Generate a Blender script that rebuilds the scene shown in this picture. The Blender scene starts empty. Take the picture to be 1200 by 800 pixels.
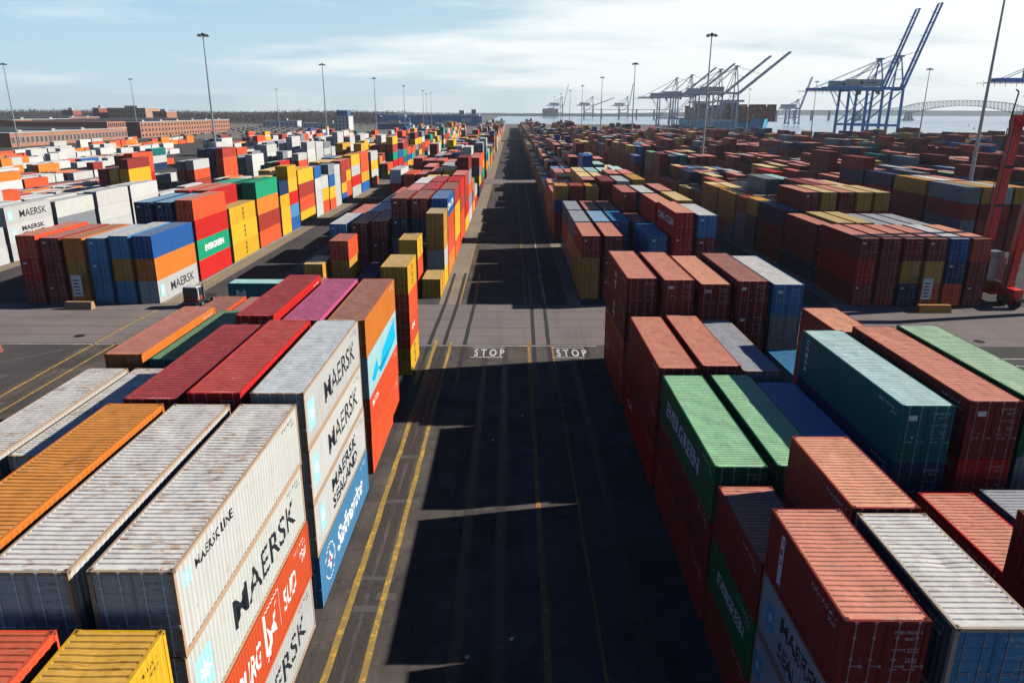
import bpy, bmesh, math, random, re
from mathutils import Vector, Matrix
from mathutils.bvhtree import BVHTree
R = math.radians
rng = random.Random(11)
scn = bpy.context.scene
col = scn.collection

# ------------------------------------------------------------------ camera
H = 23.9
F_PX, PITCH, ROLL, YAW = 854.57, R(17.571), R(0.2536), R(0.0475)
cp, sp = math.cos(PITCH), math.sin(PITCH)
Fv = Vector((math.sin(YAW)*cp, math.cos(YAW)*cp, -sp))
r0 = Vector((math.cos(YAW), -math.sin(YAW), 0))
U0 = r0.cross(Fv)
Rv = r0*math.cos(ROLL) + U0*math.sin(ROLL)
Uv = -r0*math.sin(ROLL) + U0*math.cos(ROLL)
cd = bpy.data.cameras.new('camera'); cam = bpy.data.objects.new('camera', cd); col.objects.link(cam)
m = Matrix((Rv, Uv, -Fv)).transposed().to_4x4(); m.translation = Vector((0, 0, H)); cam.matrix_world = m
cd.sensor_fit = 'HORIZONTAL'; cd.sensor_width = 36; cd.lens = F_PX/1200*36
cd.clip_start = .5; cd.clip_end = 30000
scn.camera = cam

# ------------------------------------------------------------------ helpers
def tag(o, label=None, cat=None, group=None, kind=None):
    if label: o['label'] = label
    if cat: o['category'] = cat
    if group: o['group'] = group
    if kind: o['kind'] = kind
    return o

def empty(name, loc=(0, 0, 0), rz=0):
    o = bpy.data.objects.new(name, None); col.objects.link(o)
    o.location = loc; o.rotation_euler = (0, 0, rz); o.empty_display_size = .5
    return o

def link(name, me, parent=None, color=None, loc=None, rot=None):
    o = bpy.data.objects.new(name, me); col.objects.link(o)
    if parent is not None: o.parent = parent
    if color is not None: o.color = (color[0], color[1], color[2], 1)
    if loc is not None: o.location = loc
    if rot is not None: o.rotation_euler = rot
    return o

class MB:
    """collects simple shapes into one mesh"""
    def __init__(s): s.v = []; s.f = []; s.m = []
    def quad(s, a, b, c, d, mi=0):
        n = len(s.v); s.v += [a, b, c, d]; s.f.append((n, n+1, n+2, n+3)); s.m.append(mi)
    def box(s, x0, x1, y0, y1, z0, z1, mi=0):
        n = len(s.v)
        s.v += [(x0,y0,z0),(x1,y0,z0),(x1,y1,z0),(x0,y1,z0),(x0,y0,z1),(x1,y0,z1),(x1,y1,z1),(x0,y1,z1)]
        for q in ((0,3,2,1),(4,5,6,7),(0,1,5,4),(1,2,6,5),(2,3,7,6),(3,0,4,7)):
            s.f.append(tuple(n+i for i in q)); s.m.append(mi)
        return s
    def bar(s, a, b, w, h=None, mi=0, w2=None):
        """box beam from a to b"""
        a, b = Vector(a), Vector(b); d = (b-a).normalized(); h = h or w; k = (w2/w if w2 else 1)
        up = Vector((0, 0, 1)) if abs(d.z) < .95 else Vector((0, 1, 0))
        x = d.cross(up).normalized(); y = x.cross(d).normalized(); n = len(s.v)
        for p, q in ((a, 1), (b, k)):
            for i, j in ((-1,-1),(1,-1),(1,1),(-1,1)): s.v.append(tuple(p + x*i*w/2*q + y*j*h/2*q))
        for q in ((0,1,2,3),(7,6,5,4),(0,4,5,1),(1,5,6,2),(2,6,7,3),(3,7,4,0)):
            s.f.append(tuple(n+i for i in q)); s.m.append(mi)
        return s
    def tube(s, a, b, r1, r2=None, n=10, mi=0):
        a, b = Vector(a), Vector(b); d = (b-a).normalized(); r2 = r1 if r2 is None else r2
        up = Vector((0, 0, 1)) if abs(d.z) < .95 else Vector((0, 1, 0))
        x = d.cross(up).normalized(); y = x.cross(d).normalized(); k = len(s.v)
        for p, r in ((a, r1), (b, r2)):
            for i in range(n):
                t = 2*math.pi*i/n; s.v.append(tuple(p + x*math.cos(t)*r + y*math.sin(t)*r))
        for i in range(n):
            j = (i+1) % n; s.f.append((k+i, k+n+i, k+n+j, k+j)); s.m.append(mi)
        s.f.append(tuple(k+i for i in range(n))); s.m.append(mi)
        s.f.append(tuple(k+n+i for i in reversed(range(n)))); s.m.append(mi)
        return s
    def mesh(s, name, *mats):
        me = bpy.data.meshes.new(name); me.from_pydata(s.v, [], s.f)
        for mt in mats: me.materials.append(mt)
        if len(mats) > 1: me.polygons.foreach_set('material_index', s.m)
        bm = bmesh.new(); bm.from_mesh(me); bmesh.ops.recalc_face_normals(bm, faces=bm.faces); bm.to_mesh(me); bm.free()
        me.update(); return me
    def build(s, name, mats, parent=None, color=None, loc=None, rot=None):
        if not isinstance(mats, (list, tuple)): mats = [mats]
        return link(name, s.mesh(name, *mats), parent, color, loc, rot)

# ------------------------------------------------------------------ materials
def newmat(name):
    mt = bpy.data.materials.new(name); mt.use_nodes = True
    nt = mt.node_tree; b = nt.nodes['Principled BSDF']; return mt, nt, b
def N(nt, t, **k):
    n = nt.nodes.new(t)
    for a, v in k.items():
        if hasattr(n, a): setattr(n, a, v)
    return n
def L(nt, a, b): nt.links.new(a, b)
def setin(n, **k):
    for a, v in k.items(): n.inputs[a.replace('_', ' ')].default_value = v
def mix(nt, fac, a, b, mode='MIX'):
    n = nt.nodes.new('ShaderNodeMix'); n.data_type = 'RGBA'; n.blend_type = mode; n.clamp_factor = True
    for s, v in ((n.inputs[0], fac), (n.inputs[6], a), (n.inputs[7], b)):
        if isinstance(v, bpy.types.NodeSocket): nt.links.new(v, s)
        elif isinstance(v, (int, float)): s.default_value = v
        else: s.default_value = (v[0], v[1], v[2], 1)
    return n.outputs[2]
def math_(nt, op, a, b=None, c=None, clamp=False):
    n = nt.nodes.new('ShaderNodeMath'); n.operation = op; n.use_clamp = clamp
    for i, v in enumerate((a, b, c)):
        if v is None: continue
        if isinstance(v, bpy.types.NodeSocket): nt.links.new(v, n.inputs[i])
        else: n.inputs[i].default_value = v
    return n.outputs[0]
def noise(nt, vec, scale, detail=4, rough=.6):
    n = nt.nodes.new('ShaderNodeTexNoise'); setin(n, Scale=scale, Detail=detail, Roughness=rough)
    nt.links.new(vec, n.inputs['Vector']); return n.outputs['Fac']
def ramp(nt, f, lo, hi):
    n = nt.nodes.new('ShaderNodeMapRange'); n.clamp = True
    setin(n, From_Min=lo, From_Max=hi); nt.links.new(f, n.inputs['Value']); return n.outputs['Result']

def objvec(nt, sc=(1, 1, 1)):
    """object coordinates shifted per object"""
    tc = nt.nodes.new('ShaderNodeTexCoord'); oi = nt.nodes.new('ShaderNodeObjectInfo')
    mu = nt.nodes.new('ShaderNodeVectorMath'); mu.operation = 'MULTIPLY_ADD'
    cb = nt.nodes.new('ShaderNodeCombineXYZ')
    r = math_(nt, 'MULTIPLY', oi.outputs['Random'], 91.7)
    for i in range(3): nt.links.new(r, cb.inputs[i])
    nt.links.new(tc.outputs['Object'], mu.inputs[0]); mu.inputs[1].default_value = sc
    nt.links.new(cb.outputs[0], mu.inputs[2]); return mu.outputs[0], tc.outputs['Object'], oi

def paint(name, faded, rust_amt, rust_px=(.30, .09, .03), rough=.45, th=0, use_attr=False, white=False, brighten=1.0):
    mt, nt, b = newmat(name)
    if use_attr:
        at = nt.nodes.new('ShaderNodeAttribute'); at.attribute_name = 'Col'; base = at.outputs['Color']
        geo = nt.nodes.new('ShaderNodeNewGeometry'); vec = geo.outputs['Position']; v1 = vec; ob = vec
        rnd = None
    else:
        v1, ob, oi = objvec(nt); base = oi.outputs['Color']; rnd = oi.outputs['Random']
    # large tonal drift and vertical dirt runs
    n1 = noise(nt, v1, .55, 3)
    base2 = mix(nt, math_(nt, 'MULTIPLY', ramp(nt, n1, .35, .75), .30), base, mix(nt, 1, base, (.72, .70, .68), 'MULTIPLY'))
    mp = nt.nodes.new('ShaderNodeMapping'); mp.inputs['Scale'].default_value = (3.2, 3.2, .22) if not faded else (.35, 2.6, 1)
    nt.links.new(v1, mp.inputs[0])
    n2 = noise(nt, mp.outputs[0], 1.6, 4, .65)
    base3 = mix(nt, math_(nt, 'MULTIPLY', ramp(nt, n2, .52, .80), .45), base2, mix(nt, .5, base2, (.10, .08, .07)))
    mp3 = nt.nodes.new('ShaderNodeMapping'); mp3.inputs['Scale'].default_value = (.30, 1.15, 1) if faded else (1, 1, .6); L(nt, v1, mp3.inputs[0])
    n3 = noise(nt, mp3.outputs[0], 5.0, 6, .72); n4 = noise(nt, v1, .8 if not faded else .5, 2)
    ra = math_(nt, 'MULTIPLY', ramp(nt, n3, .56-th, .66-th*.6), ramp(nt, n4, .48-th, .62-th))
    if rnd is not None:
        ra = math_(nt, 'MULTIPLY', ra, ramp(nt, rnd, -.15, .85))
    ra = math_(nt, 'MINIMUM', math_(nt, 'MULTIPLY', ra, rust_amt, clamp=True), .72)
    out = mix(nt, ra, base3, rust_px)
    L(nt, out, b.inputs['Base Color'])
    if faded:      # sooty patches and pale water marks
        n5 = noise(nt, v1, .9, 6, .7); n6 = noise(nt, v1, 2.3, 4, .6)
        out = mix(nt, math_(nt, 'MULTIPLY', ramp(nt, n5, .60, .72), .5), out, (.09, .075, .065))
        out = mix(nt, math_(nt, 'MULTIPLY', ramp(nt, n6, .60, .74), .22), out, (.80, .76, .70))
    else:
        n5 = noise(nt, v1, 1.7, 6, .75); out = mix(nt, math_(nt, 'MULTIPLY', ramp(nt, n5, .64, .70), .45), out, mix(nt, .5, out, (.35, .30, .26)))
    L(nt, out, b.inputs['Base Color'])
    rr = math_(nt, 'MULTIPLY_ADD', n1, .35, rough-.12)
    rr = math_(nt, 'ADD', rr, math_(nt, 'MULTIPLY', ra, .4), clamp=True)
    L(nt, rr, b.inputs['Roughness'])
    b.inputs['Specular IOR Level'].default_value = .10 if not faded else .08
    bp = nt.nodes.new('ShaderNodeBump'); setin(bp, Strength=.25, Distance=.02); L(nt, n3, bp.inputs['Height'])
    b2 = nt.nodes.new('ShaderNodeBump'); setin(b2, Strength=.8, Distance=.09 if faded else .05); nd = noise(nt, v1, 1.1, 2, .5); L(nt, nd, b2.inputs['Height']); L(nt, b2.outputs[0], bp.inputs['Normal'])
    L(nt, bp.outputs[0], b.inputs['Normal'])
    return mt

M_side = paint('container_paint', False, .55)
M_roof = paint('roof_paint', True, 1.0)
M_frame = paint('frame_paint', False, 1.6)
M_rusty = paint('rusty_roof_paint', True, 3.4, (.38, .20, .10), th=.035)
def simple(name, c, rough=.6, metal=0, var=.25, scale=3, spec=.3, emit=None):
    mt, nt, b = newmat(name)
    tc = nt.nodes.new('ShaderNodeTexCoord')
    f = noise(nt, tc.outputs['Object'], scale, 4)
    o = mix(nt, math_(nt, 'MULTIPLY', ramp(nt, f, .3, .75), var*2), c, [x*.55 for x in c])
    L(nt, o, b.inputs['Base Color']); setin(b, Roughness=rough, Metallic=metal); b.inputs['Specular IOR Level'].default_value = spec
    return mt
def worn_letter(name, c, amt=.67):
    mt, nt, b = newmat(name); g = nt.nodes.new('ShaderNodeNewGeometry'); v = g.outputs['Position']
    f = noise(nt, v, 3.0, 7, .75); b.inputs['Base Color'].default_value = (*c, 1); b.inputs['Roughness'].default_value = .6; b.inputs['Specular IOR Level'].default_value = .2
    L(nt, ramp(nt, f, amt+.03, amt), b.inputs['Alpha']); return mt
M_white = worn_letter('white_lettering', (.72, .72, .70)); M_black = worn_letter('dark_lettering', (.014, .018, .026), .66)
M_star_lit = simple('sunlit_blue_decal', (.34, .68, .74), .6, var=.1)
M_star_shade = simple('blue_decal', (.07, .36, .60), .6, var=.1)  # same emblem blue, light painted in: paler on sunlit walls, darker on shaded
M_cyan = simple('cyan_patch', (.0, .45, .75), .5, var=.1)
M_redd = simple('red_decal', (.6, .03, .02), .5)
M_amber = simple('amber_decal', (.8, .25, .02), .5)
M_steel = simple('galvanised_steel', (.30, .32, .34), .45, .6, var=.2)
M_darksteel = simple('dark_steel', (.035, .04, .045), .5, .3)
M_rubber = simple('rubber', (.02, .02, .021), .85)
M_glass = simple('dark_glass', (.02, .03, .035), .08, spec=.6, var=.05)
M_lamp = simple('lamp_glass', (.55, .56, .55), .2)

# ------------------------------------------------------------------ container meshes
W = 2.438; HW = W/2; STD = 2.591; HC = 2.896; L20 = 6.058; L40 = 12.192
PIT = .278; DEP = .034
def wall_prof(Ln):
    """(y, depth) breakpoints of the trapezoid side wall, depth 0 = outer"""
    y0, y1 = .13, Ln-.13; n = max(2, round((y1-y0)/PIT)); p = (y1-y0)/n; out = []
    for i in range(n):
        a = y0+i*p; out += [(a, 0), (a+p*.26, 0), (a+p*.5, 1), (a+p*.76, 1)]
    out.append((y1, 0)); return out
_prof = {}
def prof(Ln):
    if Ln not in _prof: _prof[Ln] = wall_prof(Ln)
    return _prof[Ln]
def depth_at(Ln, y):
    pr = prof(Ln)
    if y <= pr[0][0] or y >= pr[-1][0]: return 0
    import bisect
    i = bisect.bisect_right([q[0] for q in pr], y)-1
    a, b = pr[i], pr[min(i+1, len(pr)-1)]
    t = (y-a[0])/max(1e-6, b[0]-a[0]); return (a[1]+(b[1]-a[1])*t)*DEP
OUT = HW-.012
_cache = {}
def cached(key, fn):
    if key not in _cache: _cache[key] = fn()
    return _cache[key]
def side_mesh(Ln, h, s):
    def f():
        mb = MB(); pr = prof(Ln); z0, z1 = .16, h-.11
        for a, b in zip(pr, pr[1:]):
            xa, xb = (OUT-a[1]*DEP)*s, (OUT-b[1]*DEP)*s
            mb.quad((xa, a[0], z0), (xb, b[0], z0), (xb, b[0], z1), (xa, a[0], z1))
        me = mb.mesh('side_wall', M_side); return me
    return cached(('side', Ln, h, s), f)
def roof_mesh(Ln, h, rusty=False, fine=True, k=0):
    def f():
        rr_ = random.Random(k*7+int(Ln*10)); nx = 7; dents = [(rr_.uniform(-.9, .9), rr_.uniform(.3, Ln-.3), rr_.uniform(.25, .8), rr_.uniform(.008, .034)) for _ in range(int(Ln*1.3))]
        def dz(x, y): return -sum(d*math.exp(-((x-a)**2+(y-b)**2)/(r*r)) for a, b, r, d in dents)*max(0, 1-abs(x)/1.12)
        mb = MB(); p = .245; y0, y1 = .19, Ln-.19; n = round((y1-y0)/p); p = (y1-y0)/n; z = h-.012; d = .034
        pts = [(y0, 0)]
        for i in range(n):
            a = y0+i*p; pts += [(a+p*.60, 0), (a+p*.72, -d), (a+p*.88, -d), (a+p, 0)]
        x = HW-.11
        for a, b in zip(pts, pts[1:]):
            for i in range(nx):
                u, w2 = -x+2*x*i/nx, -x+2*x*(i+1)/nx
                mb.quad((u, a[0], z+a[1]+dz(u, a[0])), (w2, a[0], z+a[1]+dz(w2, a[0])), (w2, b[0], z+b[1]+dz(w2, b[0])), (u, b[0], z+b[1]+dz(u, b[0])))
        mb.box(-x, x, .10, y0, z-.03, z); mb.box(-x, x, y1, Ln-.10, z-.03, z)
        for s in (-1, 1):
            mb.box(min(s*x, s*(HW-.035)), max(s*x, s*(HW-.035)), .17, Ln-.17, z-.05, z-.004)
        return mb.mesh('roof', M_rusty if rusty else M_roof)
    return cached(('roof', Ln, h, rusty, k), f)
def frame_mesh(Ln, h):
    def f():
        mb = MB(); e = .15
        for s in (-1, 1):
            for y in ((0, .13), (Ln-.13, Ln)):
                a, b = s*(HW-.13), s*HW; mb.box(min(a, b), max(a, b), y[0], y[1], .12, h-.12)
            a, b = s*(HW-.10), s*HW
            mb.box(min(a, b), max(a, b), .12, Ln-.12, 0.02, .165)
            a, b = s*(HW-.075), s*(HW-.001)
            mb.box(min(a, b), max(a, b), .12, Ln-.12, h-.115, h-.012)
        mb.box(-HW+.13, HW-.13, .004, .10, .02, .14); mb.box(-HW+.13, HW-.13, .004, .10, h-.13, h-.016)
        mb.box(-HW+.13, HW-.13, Ln-.10, Ln-.004, .02, .14); mb.box(-HW+.13, HW-.13, Ln-.10, Ln-.004, h-.13, h-.016)
        mb.box(-HW+.11, HW-.11, .11, Ln-.11, .05, .12)
        for s in (-1, 1):
            for y in (0, Ln-.178):
                a, b = s*(HW-.162), s*HW; mb.box(min(a, b)-(.003 if s < 0 else 0), max(a, b)+(.003 if s > 0 else 0), y-.003, y+.181, 0, .118)
        return mb.mesh('frame', M_frame)
    return cached(('frame', Ln, h), f)
def casting_mesh():
    def f():
        mb = MB(); x, y, z = .084, .091, .061
        mb.box(-x, x, -y, y, -z, z-.002)
        mb.box(-.03, .03, -.055, .055, z-.003, z+.001, 1)
        for s in (-1, 1):
            mb.box(-.03, .03, min(s*y, s*(y+.001)), max(s*y, s*(y+.001)), -.025, .03, 1)
            mb.box(min(s*x, s*(x+.001)), max(s*x, s*(x+.001)), -.04, .04, -.025, .03, 1)
        return mb.mesh('corner_casting', M_frame, M_darksteel)
    return cached('cast', f)
def end_mesh(h):
    def f():
        mb = MB(); n = 8; x0, x1 = -HW+.13, HW-.13; p = (x1-x0)/n; z0, z1 = .14, h-.13
        pts = []
        for i in range(n):
            a = x0+i*p; pts += [(a, .02), (a+p*.28, .02), (a+p*.5, .062), (a+p*.78, .062)]
        pts.append((x1, .02))
        for a, b in zip(pts, pts[1:]): mb.quad((a[0], a[1], z0), (b[0], b[1], z0), (b[0], b[1], z1), (a[0], a[1], z1))
        return mb.mesh('end_wall', M_side)
    return cached(('end', h), f)
def door_mesh(h, s):
    def f():
        mb = MB(); x0, x1 = (-HW+.135, -.012) if s < 0 else (.012, HW-.135); z0, z1 = .145, h-.135
        mb.box(x0, x1, .035, .08, z0, z1)
        k = 5; hz = (z1-z0-.12)/k
        for i in range(k):      # five shallow horizontal panels
            a = z0+.06+i*hz; mb.box(x0+.07, x1-.07, .022, .036, a+.05, a+hz-.05)
        for q in range(4):      # hinges
            z = z0+.25+q*(z1-z0-.5)/3; xx = x0 if s < 0 else x1
            mb.box(xx-.07, xx+.07, .008, .036, z-.04, z+.04)
        mb.box(x0 if s > 0 else x1-.03, x0+.03 if s > 0 else x1, .016, .036, z0, z1)
        return mb.mesh('door', M_side)
    return cached(('door', h, s), f)
def bar_mesh(h):
    def f():
        mb = MB(); mb.tube((0, -.004, .06), (0, -.004, h-.06), .021, n=6)
        for z in (.06, .45, h*.5, h-.55, h-.06): mb.box(-.045, .045, -.02, .03, z-.035, z+.035)
        mb.box(-.02, .30, -.022, -.002, 1.05, 1.09); mb.box(.26, .32, -.03, .015, 1.0, 1.13)
        return mb.mesh('locking_bar', M_frame)
    return cached(('bar', h), f)
def body_mesh(Ln, h):
    """middle-distance body: both corrugated walls, rails, posts, floor and far end"""
    def f():
        mb = MB(); pr = prof(Ln)
        for s in (-1, 1):
            for a, b in zip(pr, pr[1:]):
                xa, xb = (OUT-a[1]*DEP)*s, (OUT-b[1]*DEP)*s
                mb.quad((xa, a[0], .15), (xb, b[0], .15), (xb, b[0], h-.11), (xa, a[0], h-.11))
            a, b = s*(HW-.08), s*HW
            for y in ((0, .14), (Ln-.14, Ln)): mb.box(min(a, b), max(a, b), y[0], y[1], .16, h-.12)
            mb.box(min(a, b), max(a, b), 0, Ln, 0, .16); mb.box(min(a, b), max(a, b), 0, Ln, h-.12, h-.006)
        mb.box(-HW+.08, HW-.08, Ln-.08, Ln-.01, .02, h-.02); mb.box(-HW+.08, HW-.08, .05, Ln-.09, .04, .12)
        mb.box(-HW+.08, HW-.08, .004, .09, .02, .14); mb.box(-HW+.08, HW-.08, .004, .09, h-.13, h-.012)
        return mb.mesh('body', M_side)
    return cached(('body', Ln, h), f)
def far_mesh(Ln, h):
    def f():
        mb = MB(); mb.box(-HW, HW, 0, Ln, 0, h-.02)
        mb.f.pop(1); mb.m.pop(1)
        x = HW-.07
        mb.quad((-HW, 0, h-.02), (HW, 0, h-.02), (HW, Ln, h-.02), (-HW, Ln, h-.02), 1)
        for xx in (-.85, -.35, .35, .85): mb.box(xx-.022, xx+.022, -.03, -.001, .08, h-.1, 2)
        mb.box(-.02, .02, -.012, -.001, .1, h-.1, 3)
        for y in (0, Ln-.16):
            for s in (-1, 1): mb.box(s*(HW-.08)-.082, s*(HW-.08)+.082, y-.004, y+.164, h-.12, h, 3)
        return mb.mesh('container', M_side, M_roof, M_frame, M_darksteel)
    return cached(('far', Ln, h), f)

# ------------------------------------------------------------------ lettering
def text_mesh(body, size, mat, bold=.0, shear=0, space=1.0, res=3, align='LEFT'):
    def f():
        c = bpy.data.curves.new('lettering', 'FONT'); c.body = body; c.size = size; c.offset = bold*size
        c.shear = shear; c.space_character = space; c.resolution_u = res; c.fill_mode = 'FRONT'; c.align_x = align
        c.space_line = .8
        o = bpy.data.objects.new('tmp', c); col.objects.link(o)
        dg = bpy.context.evaluated_depsgraph_get(); me = bpy.data.meshes.new_from_object(o.evaluated_get(dg))
        bpy.data.objects.remove(o); bpy.data.curves.remove(c)
        me.materials.clear(); me.materials.append(mat); me.name = 'lettering'
        return me
    return cached(('txt', body, size, mat.name, bold, shear, space, align), f)
def shape_mesh(pts, mat, name='mark'):
    me = bpy.data.meshes.new(name); me.from_pydata([(x, y, 0) for x, y in pts], [], [tuple(range(len(pts)))])
    me.materials.append(mat); return me
def star_pts(cx, cy, r, n=7):
    return [(cx+math.sin(math.pi*i/n)*(r if i % 2 == 0 else r*.48), cy+math.cos(math.pi*i/n)*(r if i % 2 == 0 else r*.48)) for i in range(2*n)]
def transform2d(me, sx, sy, tx, ty):
    me = me.copy()
    for v in me.vertices: v.co.x = v.co.x*sx+tx; v.co.y = v.co.y*sy+ty
    return me
def width_of(me):
    xs = [v.co.x for v in me.vertices]; ys = [v.co.y for v in me.vertices]
    return min(xs), max(xs), min(ys), max(ys)
def decal(me2d, root, Ln, s, name, lift=.004, fine=True):
    """lay a flat 2D mesh (x = reading direction, y = up, container metres) on side s, following the corrugation"""
    bm = bmesh.new(); bm.from_mesh(me2d); bmesh.ops.remove_doubles(bm, verts=bm.verts, dist=1e-5); bmesh.ops.triangulate(bm, faces=bm.faces)
    if fine:
        x0, x1, _, _ = width_of(me2d)
        for y, _d in prof(Ln):
            xx = y if s > 0 else Ln-y
            if x0 < xx < x1:
                bmesh.ops.bisect_plane(bm, geom=bm.verts[:]+bm.edges[:]+bm.faces[:], plane_co=(xx, 0, 0), plane_no=(1, 0, 0))
    for v in bm.verts:
        y = v.co.x if s > 0 else Ln-v.co.x
        d = depth_at(Ln, y) if fine else 0
        v.co = Vector((s*(OUT-d+lift), y, v.co.y))
    me = bpy.data.meshes.new(name); bm.to_mesh(me); bm.free()
    for mt in me2d.materials: me.materials.append(mt)
    return link(name, me, root)
def put_text(root, Ln, h, s, body, mat, x0, x1, zc, hgt, fine, **k):
    """text fitted into x0..x1 (reading direction) with cap height hgt centred at zc"""
    src = text_mesh(body, 1.0, mat, **k); a, b, c, d = width_of(src)
    sx = (x1-x0)/(b-a); sy = hgt/(d-c)
    me = transform2d(src, sx, sy, x0-a*sx, zc-hgt/2-c*sy)
    return decal(me, root, Ln, s, 'lettering', fine=fine)
def put_shape(root, Ln, s, pts, mat, name, fine, lift=.003):
    return decal(shape_mesh(pts, mat), root, Ln, s, name, lift=lift, fine=fine)
def rect(x0, x1, z0, z1): return [(x0, z0), (x1, z0), (x1, z1), (x0, z1)]

def marks_side(root, mk, Ln, h, s, fine):
    c = h/2
    T = lambda *a, **k: put_text(root, Ln, h, s, *a, fine=fine, **k)
    S = lambda *a, **k: put_shape(root, Ln, s, *a, fine=fine, **k)
    if mk == 'M':
        if s > 0: sx, tx = 1.15, (3.6, 10.8)
        else: sx, tx = 1.6, (3.9, 11.0)
        if Ln < 7: sx, tx = .5, (2.0, 5.6)
        q = .75 if Ln > 7 else .5
        S(rect(sx-q*.75, sx+q*.75, c-q, c+q), M_star_lit if s > 0 else M_star_shade, 'emblem'); S(star_pts(sx, c, q*.60), M_white, 'star', lift=.007)
        T('MAERSK', M_black, tx[0], tx[1], c+.02, 1.18 if Ln > 7 else .8, bold=.006)
    elif mk == 'L':
        S(rect(.55, 1.0, h-.95, h-.45), M_star_lit, 'emblem'); S(star_pts(.77, h-.70, .17), M_white, 'star', lift=.007)
        T('MAERSK LINE', M_black, 1.35, 4.4, h-.7, .36, bold=.02)
    elif mk == 'S':
        q = .7 if Ln > 7 else .48; sx = 1.5 if Ln > 7 else 1.05
        S(rect(sx-q*.75, sx+q*.75, c-q, c+q), M_star_lit if s > 0 else M_star_shade, 'emblem'); S(star_pts(sx, c, q*.60), M_white, 'star', lift=.007)
        a, b = (3.6, 9.6) if Ln > 7 else (2.0, 5.4)
        T('MAERSK', M_black, a, b, c+.5, .78 if Ln > 7 else .62, bold=.03); T('SEALAND', M_black, a, b, c-.5, .78 if Ln > 7 else .62, bold=.03)
    elif mk == 'E':
        a, b = (1.8, 9.4) if Ln > 7 else (1.2, 5.0)
        if s > 0: a, b = 2.6, 9.9
        T('EVERGREEN', M_white, a, b, c, .95 if Ln > 7 else .62, bold=.04)
    elif mk == 'H':
        T('HAMBURG', M_white, 1.2, 5.4, c, 1.05, bold=.02, shear=.2); T('SUD', M_white, 8.2, 10.0, c, 1.0, bold=.02, shear=.2)
        S([(5.9,c-1.0),(6.3,c-.3),(6.15,c+.4),(6.6,c-.1),(7.4,c+.9),(7.0,c+.1),(7.3,c-.5),(6.7,c-.25),(6.35,c-.9)], M_white, 'emblem')
        S([(6.0,c-1.15),(6.5,c-1.1),(6.4,c-.75)], M_redd, 'emblem', lift=.006)
        for a, b in (((6.0,c+1.1),(7.7,c+1.1)),((7.7,c+1.1),(7.7,c-.6)),((6.0,c+1.1),(5.9,c-.7))):
            w = .03; S([(min(a[0],b[0])-w, min(a[1],b[1])-w),(max(a[0],b[0])+w, min(a[1],b[1])-w),(max(a[0],b[0])+w, max(a[1],b[1])+w),(min(a[0],b[0])-w, max(a[1],b[1])+w)], M_white, 'emblem_outline', lift=.005)
        T('TEU', M_white, 10.7, 11.6, c+.35, .55, shear=.3, bold=.02)
    elif mk == 'B':      # blue with white script letters and roundel
        n = 22
        for r, mt, lf in ((1.0, M_white, .003), (.93, None, 0)):
            pass
        ring = [(2.0+math.cos(t*2*math.pi/n)*.98, c+math.sin(t*2*math.pi/n)*.98) for t in range(n)]
        for i in range(n):
            a, b = ring[i], ring[(i+1) % n]; k = .93
            S([a, b, (2.0+(b[0]-2)*k, c+(b[1]-c)*k), (2.0+(a[0]-2)*k, c+(a[1]-c)*k)], M_white, 'emblem_outline')
        S(star_pts(2.0, c, .6, 4), M_white, 'emblem'); S(star_pts(2.0, c, .3, 3), M_redd, 'emblem', lift=.007)
        T('Safmarine', M_white, 3.6, 10.4, c, 1.25, shear=.35, bold=.02)
    elif mk == 'P':      # cyan brush patch on pale blue
        S([(1.2,c-.5),(3.2,c+.35),(4.2,c-.95),(5.6,c+.2),(9.6,c+.75),(11.2,c+.9),(11.6,c-.7),(9.0,c-.95),(6.8,c-1.15),(4.6,c-1.2),(3.9,c-.6),(2.2,c-.95)], M_cyan, 'cyan_patch')
    elif mk == 'K':      # stacked black letters
        x = Ln*.5
        for i, ch in enumerate('msc'):
            T(ch, M_black, x-.34, x+.34, c+.72-.72*i, .52, bold=.04)
    elif mk == 'W':      # large white name
        T('CMA CGM', M_white, .9, Ln-1.2, c, .95 if Ln > 7 else .7, bold=.02)
    elif mk == 'C':
        T('CAI', M_white, 1.4, 3.4, c+.35, .55, bold=.03)
    elif mk == 'F':
        T('m', M_white, Ln*.42, Ln*.42+1.0, c+.35, .5, bold=.05); S(rect(Ln*.42, Ln*.42+1.0, c-.55, c-.15), M_white, 'emblem')
        S(rect(Ln*.42+.2, Ln*.42+.8, c-.95, c-.68), M_white, 'emblem')
    elif mk == 'X':      # white strip with upright letters near the far end
        S(rect(1.15, 1.5, .35, h-.35), M_white, 'label_strip')
        for i, ch in enumerate('TEX'):
            T(ch, M_redd, 1.19, 1.46, h-.6-.38*i, .24, bold=.03)
    elif mk == 'N':
        T('TRITON', M_white, 1.0, 1.3+2.0, h-.75, .4, bold=.02)
    elif mk == 'Z':
        src = text_mesh('ZIM', 1.0, M_white, bold=.03); a, b, q_, d_ = width_of(src); sx = .62/(b-a); sy = .30/(d_-q_)
        link('lettering', transform2d(src, 1, 1, 0, 0), root, None, (-.95-a*sx, .006, h-.72), (R(90), 0, 0)).scale = (sx, sy, 1)
    elif mk == 'T':      # upright narrow white lettering at the far end
        for i, ch in enumerate('CHINA'):
            T(ch, M_white, .75, 1.15, h-.5-.42*i, .3, bold=.04)
def small_codes(root, Ln, h, s, fine, dark):
    mt = M_black if dark else M_white; k = rng.randint(0, 2)
    code = ['MSKU 702189 4', 'TCNU 142165 2', 'CCLU 330276 0'][k]
    put_text(root, Ln, h, s, code, mt, Ln-2.3, Ln-.5, h-.42, .13, fine)
    put_text(root, Ln, h, s, '22G1' if Ln < 7 else '45G1', mt, Ln-1.0, Ln-.5, h-.64, .12, fine)
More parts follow.
